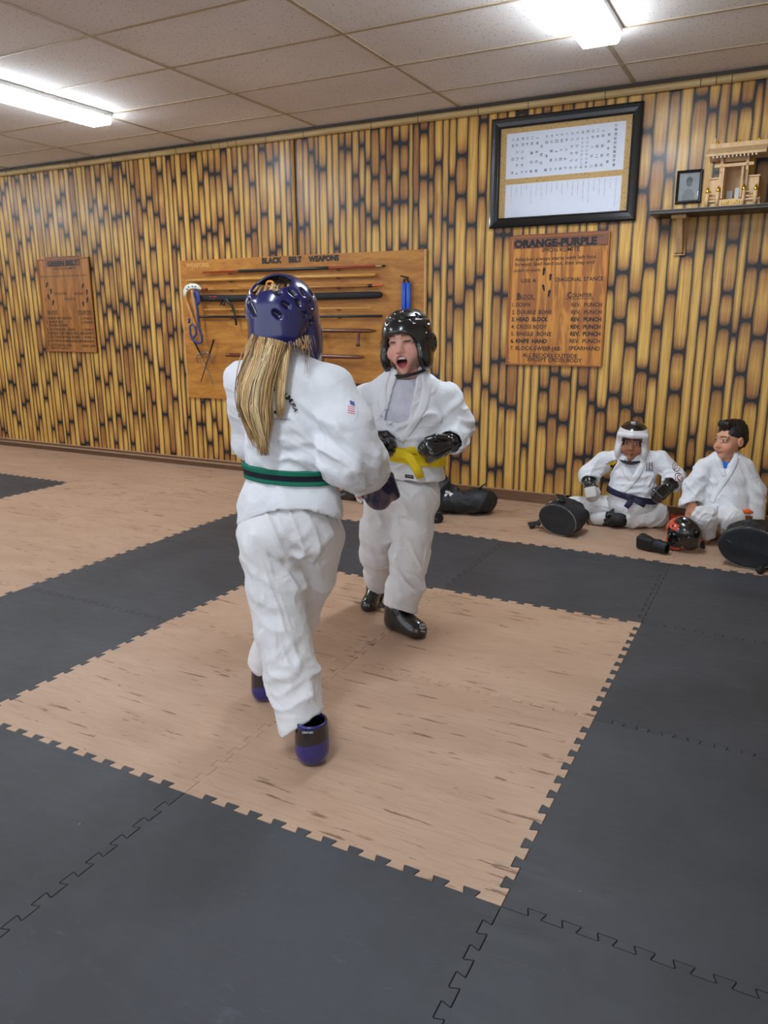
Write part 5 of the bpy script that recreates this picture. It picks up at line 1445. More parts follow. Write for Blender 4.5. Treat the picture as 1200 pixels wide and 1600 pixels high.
    def jdisp(V, N):
        x = fold(V, B(640, 690, -.15), UP, 120, .009, .12, 1.)+fold(V, B(690, 650, -.1), UP*.6-r*.6, 100, .009, .08, 2.)+fold(V, B(722, 668, -.06), UP*.9+r*.3, 120, .008, .07, 3.)+fold(V, B(600, 665, -.1), UP*.7+r*.7, 100, .008, .09, 4.)+fold(V, B(640, 735, -.14), r, 60, .006, .1, 5.)
        return x+creases(V, 12, .012, 4., r*.75+UP*.5, .35)*(.5+near(V, B(690, 655, -.1), .12)+near(V, B(640, 690, -.1), .12))+crumple(V, (8, 8, 7), .003, 1.)
    jk = sculpt('jacket', jack, np.array([b[0]-.36, b[1]-.34, .62]), np.array([b[0]+.36, b[1]+.34, 1.27]), .0055, GI, root, disp=jdisp, smooth_it=1, keep='boy_jacket')
    band('lapel', 'boy_jacket', [(662, 575), (668, 600), (663, 632), (646, 664), (626, 690)], [13, 14, 14, 12, 10], GI, jk, .004)
    band('lapel', 'boy_jacket', [(606, 580), (598, 600), (597, 625), (600, 645), (612, 662)], [12, 13, 14, 13, 9], GI, jk, .004)
    patch('maker_tag', 'boy_jacket', [quad_poly([(633, 741), (646, 743), (646, 748), (633, 746)], 3, 2)+(0,), quad_poly([(635, 743), (644, 744.4), (644, 745.6), (635, 744.2)], 3, 1)+(1,)], [plain('tag_black', (30, 30, 30), .7), plain('tag_thread', (150, 146, 120), .7)], jk, .003)
    # belt
    YEL = plain('yellow_belt', (236, 206, 26), .75, var=.05, bump=.3, bscale=400); up2 = nrm(UP+r*.13)
    bz = lambda P: (P-np.asarray(B(634, 709, 0), F32)) @ np.asarray(up2, F32)
    def belt(P): return smax(smax(torso(P, .012), np.abs(bz(P))-.0225, .003), -torso(P, -.02), .002)
    bl = sculpt('belt', belt, np.array([b[0]-.26, b[1]-.26, .70]), np.array([b[0]+.26, b[1]+.26, .92]), .004, YEL, root, disp=lambda V, N: crumple(V, (7, 7, 40), .003))
    def ribbon(mb, pts, w, nrmv, th=.22):
        mb.tube(pts, w, 10, flat=(nrmv, th))
    kc = B(625, 708, -.145); mb = MB()
    mb.tube([kc-r*.034+UP*.006, kc-r*.02, kc+r*.004-UP*.004, kc+r*.03+UP*.004], [.014, .026, .027, .018], 12, flat=(-n, .55)); mb.build('belt_knot', YEL, bl, smooth=True)
    mb = MB(); ribbon(mb, [kc+r*.01-n*.012, B(640, 715, -.165), B(650, 730, -.165), B(657, 747, -.158)], [.018, .020, .021, .018], -n); mb.build('belt_end', YEL, bl, smooth=True)
    mb = MB(); ribbon(mb, [kc-n*.010, B(618, 719, -.158), B(612, 734, -.155), B(604, 748, -.15)], [.014, .019, .02, .018], -n) if False else ribbon(mb, [kc+r*.015-n*.004, B(640, 704, -.15), B(652, 704, -.14), B(658, 712, -.135)], [.014, .018, .018, .014], -n); mb.build('belt_end', YEL, bl, smooth=True)
    # headguard
    vents = []
    for th, ph, k in ((-28, 34, 0), (10, 34, 0), (38, 30, 0), (-8, 56, 1), (28, 58, 1), (66, 6, 0), (66, -18, 0), (88, 20, 1), (100, -5, 0), (84, -28, 0), (112, 25, 0), (60, 40, 0), (-60, 10, 0), (-60, -20, 0), (-85, 15, 0), (-45, 38, 0), (140, 15, 0), (170, 20, 0), (-140, 15, 0), (130, -15, 0), (-120, 0, 0)):
        a_, c_ = on_helm(th-(6 if k else 1), ph+(0 if k else 3)), on_helm(th+(6 if k else 1), ph-(0 if k else 3)); vents.append((a_, c_, .0082))
    BK, GR = c3((14, 14, 16)), c3((30, 28, 27))
    def helm(P):
        q = local(P, hc, hR, hs); d, o = helmet_f(q, ((0, -.03, .142), (.034, .06, .026)), vents)
        for ph in (47,):
            pass
        qa = np.concatenate([np.abs(q[:, :1]), q[:, 1:]], 1)
        d = smin(d, smax(ell(qa, (.094, -.012, -.012), (.024, .040, .044)), -ell(qa, (.118, -.012, -.012), (.016, .020, .026)), .006), .008)
        d = smax(d, -smax(np.abs(q[:, 2]-.086-.12*q[:, 1])-.0022, -(o+.006)), .004)
        return d*F32(hs)
    def hcol(V):
        o = helmet_f(local(V.astype(F32), hc, hR, hs), None, ())[1]; k = np.clip((-o-.006)/.004, 0, 1)[:, None]; return BK*(1-k)+GR*k
    hm = sculpt('helmet', helm, hc-.19, hc+.19, .0034, GLOSSC, root, col=hcol, keep='boy_helm')
    mb = MB(); pts = [hc+(np.array([x, .035+.052*math.cos(x/.075*1.5), -.118-.012*math.cos(x/.075*1.5)])*s) @ hR for x in np.linspace(-.075, .075, 13)]
    mb.tube(pts, .013, 8, flat=(UP, .5)); mb.build('chin_strap', plain('strap_black', (24, 24, 26), .6), hm, smooth=True)
    # gloves: padded back, bare finger ends showing on the nearer hand
    BKC = c3((15, 15, 17))
    for w_, e_, bk, s_, th in ((wrL, dL, nrm(-UP*.75-n*.55), .98, 1), (wrR, dR, nrm(-n*.8-r*.5), .92, -1)):
        F_ = lambda P: glove_f(P, w_+e_*.02, e_, bk, s_, th)[0]
        sculpt('glove', F_, w_-.2, w_+.2, .0038, GLOSSC, root, col=lambda V: np.tile(BKC, (len(V), 1)))
    # foot guards
    mb = MB(); mb.tube([J['anR']+(J['knR']-J['anR'])*.28, J['anR'], J['anR']-UP*.03+fwd*.03], [.036, .039, .036], 14); mb.build('ankle_wrap', plain('black_wrap', (18, 18, 20), .5), root, smooth=True)
    for heel, fw, sc, key in ((np.array(list(B(608, 973, -.075)[:2])+[0.]), nrm(B(668, 998, -.235)*np.array([1, 1, 0])-B(608, 973, -.075)*np.array([1, 1, 0])), 1.04, 'boy_boot'), (np.array(list(B(589, 937, .27)[:2])+[0.]), nrm(-n*.95-r*.25), .9, None)):
        F_ = lambda P: boot_f(P, heel, fw, sc)[0]
        o_ = sculpt('boot', F_, heel-.24, heel+.26, .004, GLOSSC, root, col=lambda V: np.tile(BKC, (len(V), 1)), keep=key)
        if key:
            GREYM = plain('grey_print', (150, 152, 156), .5); pl = []
            pl.append(disc_poly(660, 979, 5.0, 4.6, 14, 2)+(0,)); pl.append(disc_poly(658.3, 978.5, 1.3, 1.5, 8, 1)+(1,)); pl.append(disc_poly(662, 979.3, 1.3, 1.5, 8, 1)+(1,)); pl.append(quad_poly([(657, 984.5), (664, 986), (663.5, 988.5), (657, 987)], 3, 2)+(0,))
            patch('printed_emblem', key, pl, [GREYM, plain('print_dark', (16, 16, 18), .4)], o_, .0015)
            mb = MB(); mb.tube([heel+UP*.085-fw*.005, heel+UP*.088-fw*.04, heel+UP*.092-fw*.058], [.014, .016, .012], 8, flat=(UP, .35)); mb.build('ankle_strap', plain('strap_black', (24, 24, 26), .6), o_, smooth=True)
build_boy()
# ------------------------------------------------------------------ children resting against the wall
def cloth_col(rgb): return lambda V: np.tile(c3(rgb), (len(V), 1))
WHITEC, BLACKC = c3((224, 224, 226)), c3((18, 18, 20))

def build_helmet_sitter():
    b = (-.452, 3.645); S = View(*b); n, r = S.n, S.r
    root = person('person in white headguard sitting cross-legged against the bamboo wall, dark belt', (b[0], b[1], 0))
    fl = lambda px, py, z: atz(px, py, z)
    fwd = nrm(-n); lat = nrm(np.cross(UP, fwd)); hc = S(988, 690, .12); hR = frame(nrm(-n-UP*.12-r*.05), roll=-.04); s, hs = .98, 1.06
    shL, shR = S(1032, 720, .13), S(943, 720, .13)
    elL, elR = S(1055, 748, .08), S(920, 742, .10); wrL, wrR = S(1043, 763, -.02), S(921, 755, .04)
    hipL, hipR = fl(1000, 800, .10), fl(968, 795, .10)
    knL, knR = fl(1026, 806, .075), fl(912, 793, .075); anL, anR = fl(962, 812, .06), fl(888, 788, .06)
    J = dict(R=hR, s=s, head=hc, neck=S(989, 712, .12), chest=S(990, 738, .13), waist=S(989, 770, .12), pelvis=S(985, 790, .12), lat=lat, shL=shL, shR=shR, elL=elL, elR=elR, wrL=wrL, wrR=wrR,
             hipL=hipL, hipR=hipR, knL=knL, knR=knR, anL=anL, anR=anR, toeL=fl(958, 813, .055), toeR=fl(886, 788, .06))
    dL, dR = nrm(S(1030, 774, -.08)-wrL), nrm(S(924, 772, .0)-wrR)
    J['handL'] = (dL, nrm(-n*.8+UP*.4), .85, 1.1, 1); J['handR'] = (dR, nrm(-n), .85, .5, -1)
    f = body_f(J, .84, ('closed', False, .6), fat=1.2); lo, hi = bounds(J)
    skin, lip = (170, 118, 90), (140, 80, 70)
    sculpt('body', f, lo, hi, .0055, SKIN, root, col=lambda V: head_col(local(V, hc, hR, s), skin, lip, brow=(40, 28, 24), iris=(28, 18, 14), flush=(172, 108, 84)),
           fine=((hc[0]-.12, hc[0]+.12, .0028), (hc[1]-.14, hc[1]+.14, .0028), (hc[2]-.14, hc[2]+.13, .0028)))
    def trous(P):
        d = ell(P, J['pelvis']-UP*.02, (.135, .12, .10), np.array([lat, fwd, UP]))
        L = open_limb(P, [(hipL, .085), (knL, .075), ((knL+anL)/2+UP*.002, .064), (anL+nrm(knL-anL)*.05, .056)], .03)
        Rr = open_limb(P, [(hipR, .088), ((hipR+knR)/2, .080), (knR, .070), (anR+nrm(knR-anR)*.03, .056)], .03)
        return smax(smin(smin(d, L, .03), Rr, .025), F32(.004)-P[:, 2], .01)
    def tdisp(V, N): return fold(V, (hipR+knR)/2+UP*.06, r*.8+UP*.5, 90, .008, .12, 1.)+fold(V, knL+UP*.05, r*.6+UP*.6, 100, .008, .1, 3.)+creases(V, 13, .011, 5., r*.6+UP*.3, .4)
    sculpt('trousers', trous, lo*np.array([1, 1, 0])-np.array([.05, .05, .01]), np.array([hi[0]+.05, hi[1]+.1, .30]), .006, GI2, root, disp=tdisp, smooth_it=1)
    def torso(P, g=0.):
        d = chain(P, [(S(989, 722, .13), .080+g, lat, 1.5), (S(990, 742, .12), .100+g, lat, 1.42), (S(988, 768, .10), .108+g, lat, 1.36), (S(986, 790, .09), .112+g, lat, 1.36)], .03); return d
    def vneck(P):
        q = P-np.asarray(S(989, 744, .0), F32); u = q @ np.asarray(r, F32); v = q[:, 2]; w = q @ np.asarray(fwd, F32)
        return smax(smax(np.abs(u)-.0-.42*np.clip(v, -.02, .3), -v), -(w+.06))
    def shirt(P):
        d = smin(torso(P, -.012), cap(P, S(989, 704, .12), S(989, 722, .125), .054, .08), .03); d = smax(d, F32(S(990, 765, .1)[2])-P[:, 2], .005)
        return smax(d, -cap(P, S(988, 694, .09), S(988, 709, .10), .052, .05), .006)
    sculpt('undershirt', shirt, np.array([b[0]-.2, b[1]-.1, .2]), np.array([b[0]+.2, b[1]+.36, .62]), .006, plain('white_shirt', (206, 206, 212), .85), root)
    def jack(P):
        d = torso(P); sh = uni(.04, cap(P, shL, S(989, 711, .13), .056, .056), cap(P, S(989, 711, .13), shR, .056, .056)); d = smin(d, sh, .045)
        aL = open_limb(P, [(shL, .064), (elL, .066), (S(1048, 757, .02), .060)], .03); aR = open_limb(P, [(shR, .064), (elR, .064), (S(921, 751, .06), .058)], .03)
        d = smin(smin(d, aL, .018), aR, .018); d = smax(d, -cap(P, S(989, 690, .12), S(989, 714, .12), .054), .006); d = smax(d, -vneck(P), .004)
        d = smax(d, F32(.045)-P[:, 2], .006)
        return smax(d, -smax(torso(P, -.010), vneck(P)-.03, .004), .003)
    def jdisp(V, N): return fold(V, S(990, 760, 0), UP, 115, .009, .12, 1.)+fold(V, S(1050, 745, .05), UP*.9+r*.3, 110, .008, .08, 2.)+fold(V, S(925, 742, .05), UP*.9-r*.3, 110, .008, .08, 3.)+creases(V, 12, .012, 4., r*.6+UP*.6, .35)*(.5+near(V, S(950, 735, .05), .1)+near(V, S(1025, 740, .05), .1))
    jk = sculpt('jacket', jack, np.array([b[0]-.42, b[1]-.2, .02]), np.array([b[0]+.44, b[1]+.40, .66]), .0055, GI, root, disp=jdisp, smooth_it=1, keep='s1_jacket')
    band('lapel', 's1_jacket', [(1004, 708), (1005, 722), (998, 740), (985, 758), (972, 768)], [9, 10, 10, 9, 8], GI, jk, .004)
    band('lapel', 's1_jacket', [(972, 708), (972, 722), (979, 740), (988, 752)], [9, 10, 10, 8], GI, jk, .004)
    YE = plain('badge_yellow', (226, 176, 40), .7); BK = plain('badge_black', (26, 24, 24), .7); WH = plain('badge_white', (222, 222, 224), .8); RD = plain('badge_red', (150, 44, 40), .7)
    fan = lambda pts: ([(sum(p[0] for p in pts)/len(pts), sum(p[1] for p in pts)/len(pts))]+pts, [(0, 1+i, 1+(i+1) % len(pts)) for i in range(len(pts))])
    pl = [fan([(946, 725), (964, 718), (964, 723), (957, 735), (953, 735)])+(1,), fan([(946.8, 725.2), (963.2, 719), (963.2, 722.8), (956.6, 734.2), (953.4, 734.2)])+(0,), disc_poly(955.5, 727, 1.8, 1.4, 10, 1)+(1,), quad_poly([(953.5, 728), (959.5, 726), (957, 730.5), (955, 731)], 2, 2)+(1,)]
    V2, Fs = text_verts('KARATE', 2.6, .0); pl.append(([(950.2+v[0]*.85, 723.2-v[1]-v[0]*.33) for v in V2], Fs, 1))
    patch('triangle_badge', 's1_jacket', pl, [YE, BK], jk, .003)
    pl = [quad_poly([(1009, 721), (1022, 723), (1019, 738), (1007, 735)], 3, 3)+(0,)]
    for k in range(5): pl.append(quad_poly([(1009.5, 723+k*2.8), (1020.5, 724.6+k*2.8), (1020, 726+k*2.8), (1009.5, 724.4+k*2.8)], 4, 1)+(1 if k != 2 else 2,))
    for x0, x1 in ((1009.5, 1011), (1014, 1016), (1018, 1019.5)): pl.append(quad_poly([(x0, 722), (x1, 722.3), (x1-.8, 736), (x0-.8, 736)], 1, 4)+(1,))
    patch('chest_emblem', 's1_jacket', pl, [WH, plain('emblem_grey', (112, 104, 112), .8), plain('emblem_mauve', (150, 104, 118), .8)], jk, .003)
    pl = []
    for cx, cy in ((1056, 730), (1060, 746)): pl += [disc_poly(cx, cy, 5.6, 7.6, 18, 2, -.3)+(1,), disc_poly(cx, cy, 4.6, 6.4, 18, 2, -.3)+(0,), disc_poly(cx, cy, 2.6, 3.6, 12, 1, -.3)+(1,), disc_poly(cx, cy, 1.6, 2.4, 12, 1, -.3)+(0,)]
    patch('sleeve_badge', 's1_jacket', pl, [WH, plain('badge_maroon', (118, 62, 66), .7)], jk, .003)
    NAV = plain('navy_belt', (28, 28, 58), .8, bump=.3, bscale=400); up2 = nrm(UP+r*.20)
    def belt(P): return smax(smax(torso(P, .010), np.abs(plane(P, S(978, 775, 0), up2))-.020, .003), -torso(P, -.02), .002)
    bl = sculpt('belt', belt, np.array([b[0]-.24, b[1]-.2, .06]), np.array([b[0]+.24, b[1]+.34, .30]), .004, NAV, root)
    kc = S(987, 778, -.062); mb = MB(); mb.tube([kc-r*.035, kc-r*.01, kc+r*.02], [.016, .026, .018], 10, flat=(-n, .6)); mb.build('belt_knot', NAV, bl, smooth=True)
    for pts in ([kc, S(998, 784, -.10), S(1008, 790, -.10)], [kc, S(984, 786, -.10), S(978, 793, -.11)]):
        mb = MB(); mb.tube(pts, [.018, .021, .019], 8, flat=(-n+UP*.8, .25)); mb.build('belt_end', NAV, bl, smooth=True)
    # white headguard over a black cap liner
    vents = [(on_helm(t, p), on_helm(t, p)*.98, .008) for t, p in ((70, 5), (-70, 5), (70, -22), (-70, -22), (95, 15), (-95, 15), (0, 60))]
    def helm(P):
        q = local(P, hc, hR, hs); d, o = helmet_f(q, None, vents)
        qa = np.concatenate([np.abs(q[:, :1]), q[:, 1:]], 1)
        d = smin(d, smax(cap(qa, (0, .108, .068), (.074, .070, .060), .021, .022), -ell(q, (0, -.012, .022), (.083, .104, .092)), .006), .008)
        return d*F32(hs)
    def hcol(V):
        q = local(V.astype(F32), hc, hR, hs); o = helmet_f(q, None, ())[1]; m = (q[:, 2] > .092) | ((q[:, 2] > .047) & (q[:, 1] < -.02)) | (o < -.008) | ((q[:, 2] > .02) & (q[:, 2] < .052) & (np.abs(q[:, 0]) < .062) & (q[:, 1] > .05)); return np.where(m[:, None], BLACKC, WHITEC)
    hm = sculpt('helmet', helm, hc-.18, hc+.18, .0036, GLOSSC, root, col=hcol, keep='s1_helm')
    patch('brow_mark', 's1_helm', [quad_poly([(986, 659), (993, 659), (993, 663), (986, 663)], 3, 2)+(0,)], [plain('mark_grey', (160, 160, 164), .5)], hm, .002)
    mb = MB(); pts = [hc+(np.array([x, .038+.058*math.cos(x/.07*1.5), -.112-.012*math.cos(x/.07*1.5)])*s) @ hR for x in np.linspace(-.07, .07, 13)]
    mb.tube(pts, .022, 8, flat=(UP, .45)); mb.build('chin_strap', plain('strap_black', (24, 24, 26), .6), hm, smooth=True)
    # gloves: black cuffs, pale hand pad on one
    for w_, e_, bk, th, mix in ((wrL, dL, nrm(-n*.8+UP*.3), 1, False), (wrR, dR, nrm(-n), -1, True)):
        F_ = lambda P: glove_f(P, w_+e_*.015, e_, bk, .86, th)[0]
        def gc(V):
            q = glove_f(V.astype(F32), w_+e_*.015, e_, bk, .86, th)[1]
            m = (q[:, 0] < .028) if mix else np.ones(len(V), bool)
            return np.where(m[:, None], BLACKC, c3((196, 194, 190)))
        sculpt('glove', F_, w_-.18, w_+.2, .0042, GLOSSC, root, col=gc)
    # boots: black with white toes
    for heel, fw, up, sc in ((fl(968, 820, .006), nrm(fl(930, 818, 0)-fl(968, 820, 0)+UP*.02), UP*.7-n*.5, .98), (anR*np.array([1, 1, 0])+r*.03+UP*.004, nrm(-r*.95-n*.25+UP*.10), nrm(UP*.9+r*.15), .90)):
        F_ = lambda P: boot_f(P, heel, fw, sc, up=up)[0]
        def bc(V):
            q = boot_f(V.astype(F32), heel, fw, sc, up=up)[1]; k = vnoise(V*60)*.012
            return np.where((q[:, 0]+k > .115)[:, None], c3((214, 216, 218)), BLACKC)
        sculpt('boot', lambda P: smax(F_(P), F32(.002)-P[:, 2], .003), heel-.26, heel+.26, .0042, GLOSSC, root, col=bc)
    mb = MB(); mb.tube([anL+(knL-anL)*.30, anL+(knL-anL)*.1, anL-(knL-anL)*.12], [.048, .047, .042], 14); mb.build('ankle_wrap', plain('black_wrap', (20, 20, 22), .6), root, smooth=True)
build_helmet_sitter()

def build_kneeler():
    b = (.167, 3.62); S = View(*b); n, r = S.n, S.r
    root = person('bareheaded dark haired person kneeling by the wall, blue shirt under white jacket', (b[0], b[1], 0))
    fl = lambda px, py, z: atz(px, py, z)
    fwd = nrm(-n-r*.12); lat = nrm(np.cross(UP, fwd)); s = 1.0
    hc = S(1141, 688, .10); hR = frame(nrm(-n*.72-r*.69-UP*.05), roll=.03)
    shL, shR = S(1163, 730, .10), S(1102, 730, .08); elL, elR = S(1178, 768, .10), S(1086, 762, .04); wrL, wrR = S(1174, 800, .06), S(1081, 786, -.03)
    hipL, hipR = S(1140, 800, .10), S(1116, 800, .10); knL, knR = S(1142, 810, -.10), S(1102, 810, -.12); anL, anR = S(1139, 832, .0), S(1104, 838, -.08)
    J = dict(R=hR, s=s, head=hc, neck=S(1135, 714, .10), chest=S(1133, 742, .10), waist=S(1131, 775, .09), pelvis=S(1128, 795, .09), lat=lat, shL=shL, shR=shR, elL=elL, elR=elR, wrL=wrL, wrR=wrR,
             hipL=hipL, hipR=hipR, knL=knL, knR=knR, anL=anL, anR=anR, toeL=fl(1138, 836, .03), toeR=fl(1105, 840, .03))
    J['handR'] = (nrm(S(1077, 812, -.05)-wrR), nrm(-n*.85-r*.4), 1.0, .30, -1); J['nr'] = .040; J['handL'] = (nrm(S(1170, 816, .02)-wrL), nrm(-n), .9, .3, 1)
    f = body_f(J, .82, ('smile', False, -.1), fat=1.0); lo, hi = bounds(J)
    skin, lip = (214, 158, 128), (178, 104, 94)
    sculpt('body', f, lo, hi, .0055, SKIN, root, col=lambda V: head_col(local(V, hc, hR, s), skin, lip, brow=(52, 36, 30), iris=(40, 26, 20), mouth='smile', flush=(206, 128, 104)),
           fine=((wrR[0]-.06, hc[0]+.11, .0033), (wrR[1]-.08, hc[1]+.14, .0038), (hc[2]-.14, hc[2]+.13, .0028)))
    def hairf(P):
        q = local(P, hc, hR, s); d = ell(q, (0, -.024, .044), (.080, .096, .088)); d = smax(d, -ell(q, (0, .112, .002), (.078, .066, .072)), .012)
        lim = q[:, 2]-(.018+.55*np.clip(q[:, 1]-.0, -.06, .06)*.6)
        d = smax(d, -lim, .01); d = smin(d, smax(ell(q, (0, -.055, .01), (.070, .066, .075)), q[:, 1]+.012, .01), .01)
        d = smin(d, ell(q, (0, .045, .108), (.052, .040, .026)), .02)
        return d*F32(s)
    def hd(V, N): q = local(V.astype(F32), hc, hR, s); return .0045*np.clip(vnoise(np.stack([q[:, 0]*150+q[:, 1]*40, q[:, 1]*50, q[:, 2]*45], 1)), -.5, 1)*(.6+.9*(q[:, 2] > .07))+.003*vnoise(V*70)
    sculpt('hair', hairf, hc-.16, hc+.18, .003, HAIRM, root, col=lambda V: np.tile(c3((30, 22, 20)), (len(V), 1))*(1+.5*vnoise(V*120)[:, None]*.6), disp=hd)
    def trous(P):
        d = ell(P, J['pelvis'], (.125, .11, .10), np.array([lat, fwd, UP]))
        L = open_limb(P, [(hipL, .080), (knL, .068), (anL, .052)], .02); Rr = open_limb(P, [(hipR, .082), (knR, .072), (anR, .056)], .02)
        return smax(smin(smin(d, L, .02), Rr, .015), F32(.012)-P[:, 2], .01)
    sculpt('trousers', trous, np.array([lo[0], lo[1]-.05, 0]), np.array([hi[0], hi[1]+.05, .36]), .0055, GI2, root, disp=lambda V, N: creases(V, 14, .013, 2., UP*.8+r*.3, .45)+fold(V, knR+UP*.02, UP, 130, .008, .1, 3.), smooth_it=1)
    def torso(P, g=0.): return chain(P, [(S(1134, 724, .10), .074+g, lat, 1.5), (S(1133, 748, .09), .092+g, lat, 1.42), (S(1131, 776, .07), .104+g, lat, 1.38), (S(1131, 812, .03), .118+g, lat, 1.38)], .03)
    def vneck(P):
        q = P-np.asarray(S(1133, 734, .0), F32); u = q @ np.asarray(r, F32); v = q[:, 2]; w = q @ np.asarray(fwd, F32); return smax(smax(np.abs(u)-.50*np.clip(v, -.02, .3), -v), -(w+.06))
    def shirt(P):
        d = smin(torso(P, -.012), cap(P, S(1136, 708, .10), S(1134, 724, .10), .050, .07), .03); d = smax(d, F32(S(1133, 765, .1)[2])-P[:, 2], .005); return smax(d, -cap(P, S(1137, 696, .06), S(1136, 713, .07), .048, .046), .006)
    sculpt('undershirt', shirt, np.array([b[0]-.2, b[1]-.1, .2]), np.array([b[0]+.2, b[1]+.36, .62]), .006, plain('blue_shirt', (36, 106, 196), .85), root)
    def jack(P):
        d = torso(P); sh = uni(.04, cap(P, shL, S(1134, 715, .10), .052, .054), cap(P, S(1134, 715, .10), shR, .054, .052)); d = smin(d, sh, .045)
        aL = open_limb(P, [(shL, .060), (elL, .068), (S(1176, 812, .06), .072)], .03); aR = open_limb(P, [(shR, .060), (elR, .070), (S(1079, 789, -.015), .070)], .03, tilt=r*.45)
        d = smin(smin(d, aL, .014), aR, .014); d = smax(d, -cap(P, S(1137, 692, .10), S(1135, 717, .10), .052), .006); d = smax(d, -vneck(P), .004)
        u = (P-np.asarray(S(1131, 806, 0), F32)) @ np.asarray(r, F32); hem = smax(torso(P, .03), -(P[:, 2]-F32(S(1131, 804, -.1)[2])+.10*u)*1.0, .0)
        cutm = (P[:, 2] < F32(S(1131, 804, -.1)[2])-.10*u) & (np.abs(u) < .165)
        d = np.where(cutm, np.maximum(d, (F32(S(1131, 804, -.1)[2])-.10*u)-P[:, 2]), d)
        d = smax(d, -smax(torso(P, -.010), vneck(P)-.03, .004), .003)
        return smax(d, F32(.02)-P[:, 2])
    def jdisp(V, N): return fold(V, S(1120, 760, 0), UP*.8+r*.5, 100, .009, .12, 1.)+fold(V, S(1085, 770, 0), UP*.7-r*.5, 90, .009, .1, 2.)+fold(V, S(1178, 775, .05), UP*.7+r*.5, 90, .009, .1, 3.)+creases(V, 12, .012, 4., UP*.8-r*.4, .35)*(.6+near(V, S(1110, 745, .05), .1))
    jk = sculpt('jacket', jack, np.array([b[0]-.36, b[1]-.26, .02]), np.array([b[0]+.40, b[1]+.36, .62]), .0055, GI, root, disp=jdisp, smooth_it=1, keep='s2_jacket')
    band('lapel', 's2_jacket', [(1150, 708), (1150, 718), (1141, 738), (1129, 756), (1119, 770), (1112, 785)], [9, 10, 10, 9, 9, 8], GI, jk, .004)
    band('lapel', 's2_jacket', [(1120, 708), (1120, 716), (1126, 730), (1133, 744)], [8, 9, 9, 7], GI, jk, .004)
    OR = plain('orange_belt', (232, 104, 40), .8); c0 = S(1163, 800, -.07); mb = MB(); mb.tube([c0-r*.02, c0+r*.02+UP*.006, c0+r*.05], [.012, .018, .006], 8, flat=(-n, .3)); mb.build('belt_end', OR, root, smooth=True)
    def belt(P): return smax(smax(torso(P, -.004), np.abs(plane(P, S(1131, 788, 0), UP))-.018, .003), -torso(P, -.02), .002)
    sculpt('belt', belt, np.array([b[0]-.24, b[1]-.2, .1]), np.array([b[0]+.24, b[1]+.3, .32]), .005, OR, root)
    for heel, fw in ((fl(1104, 836, 0), nrm(-n+r*.1)), (fl(1138, 833, 0), nrm(-n))):
        sculpt('boot', lambda P: smax(smin(cap(P, heel+UP*.03, heel+fw*.10*np.array([1, 1, 0])+UP*.034, .046, .042, lat, 1.1), cap(P, heel+UP*.03, heel+UP*.085, .050), .02), F32(.002)-P[:, 2], .004), heel-.2, heel+.2, .005, MATTC, root, col=cloth_col((24, 24, 26)))
build_kneeler()

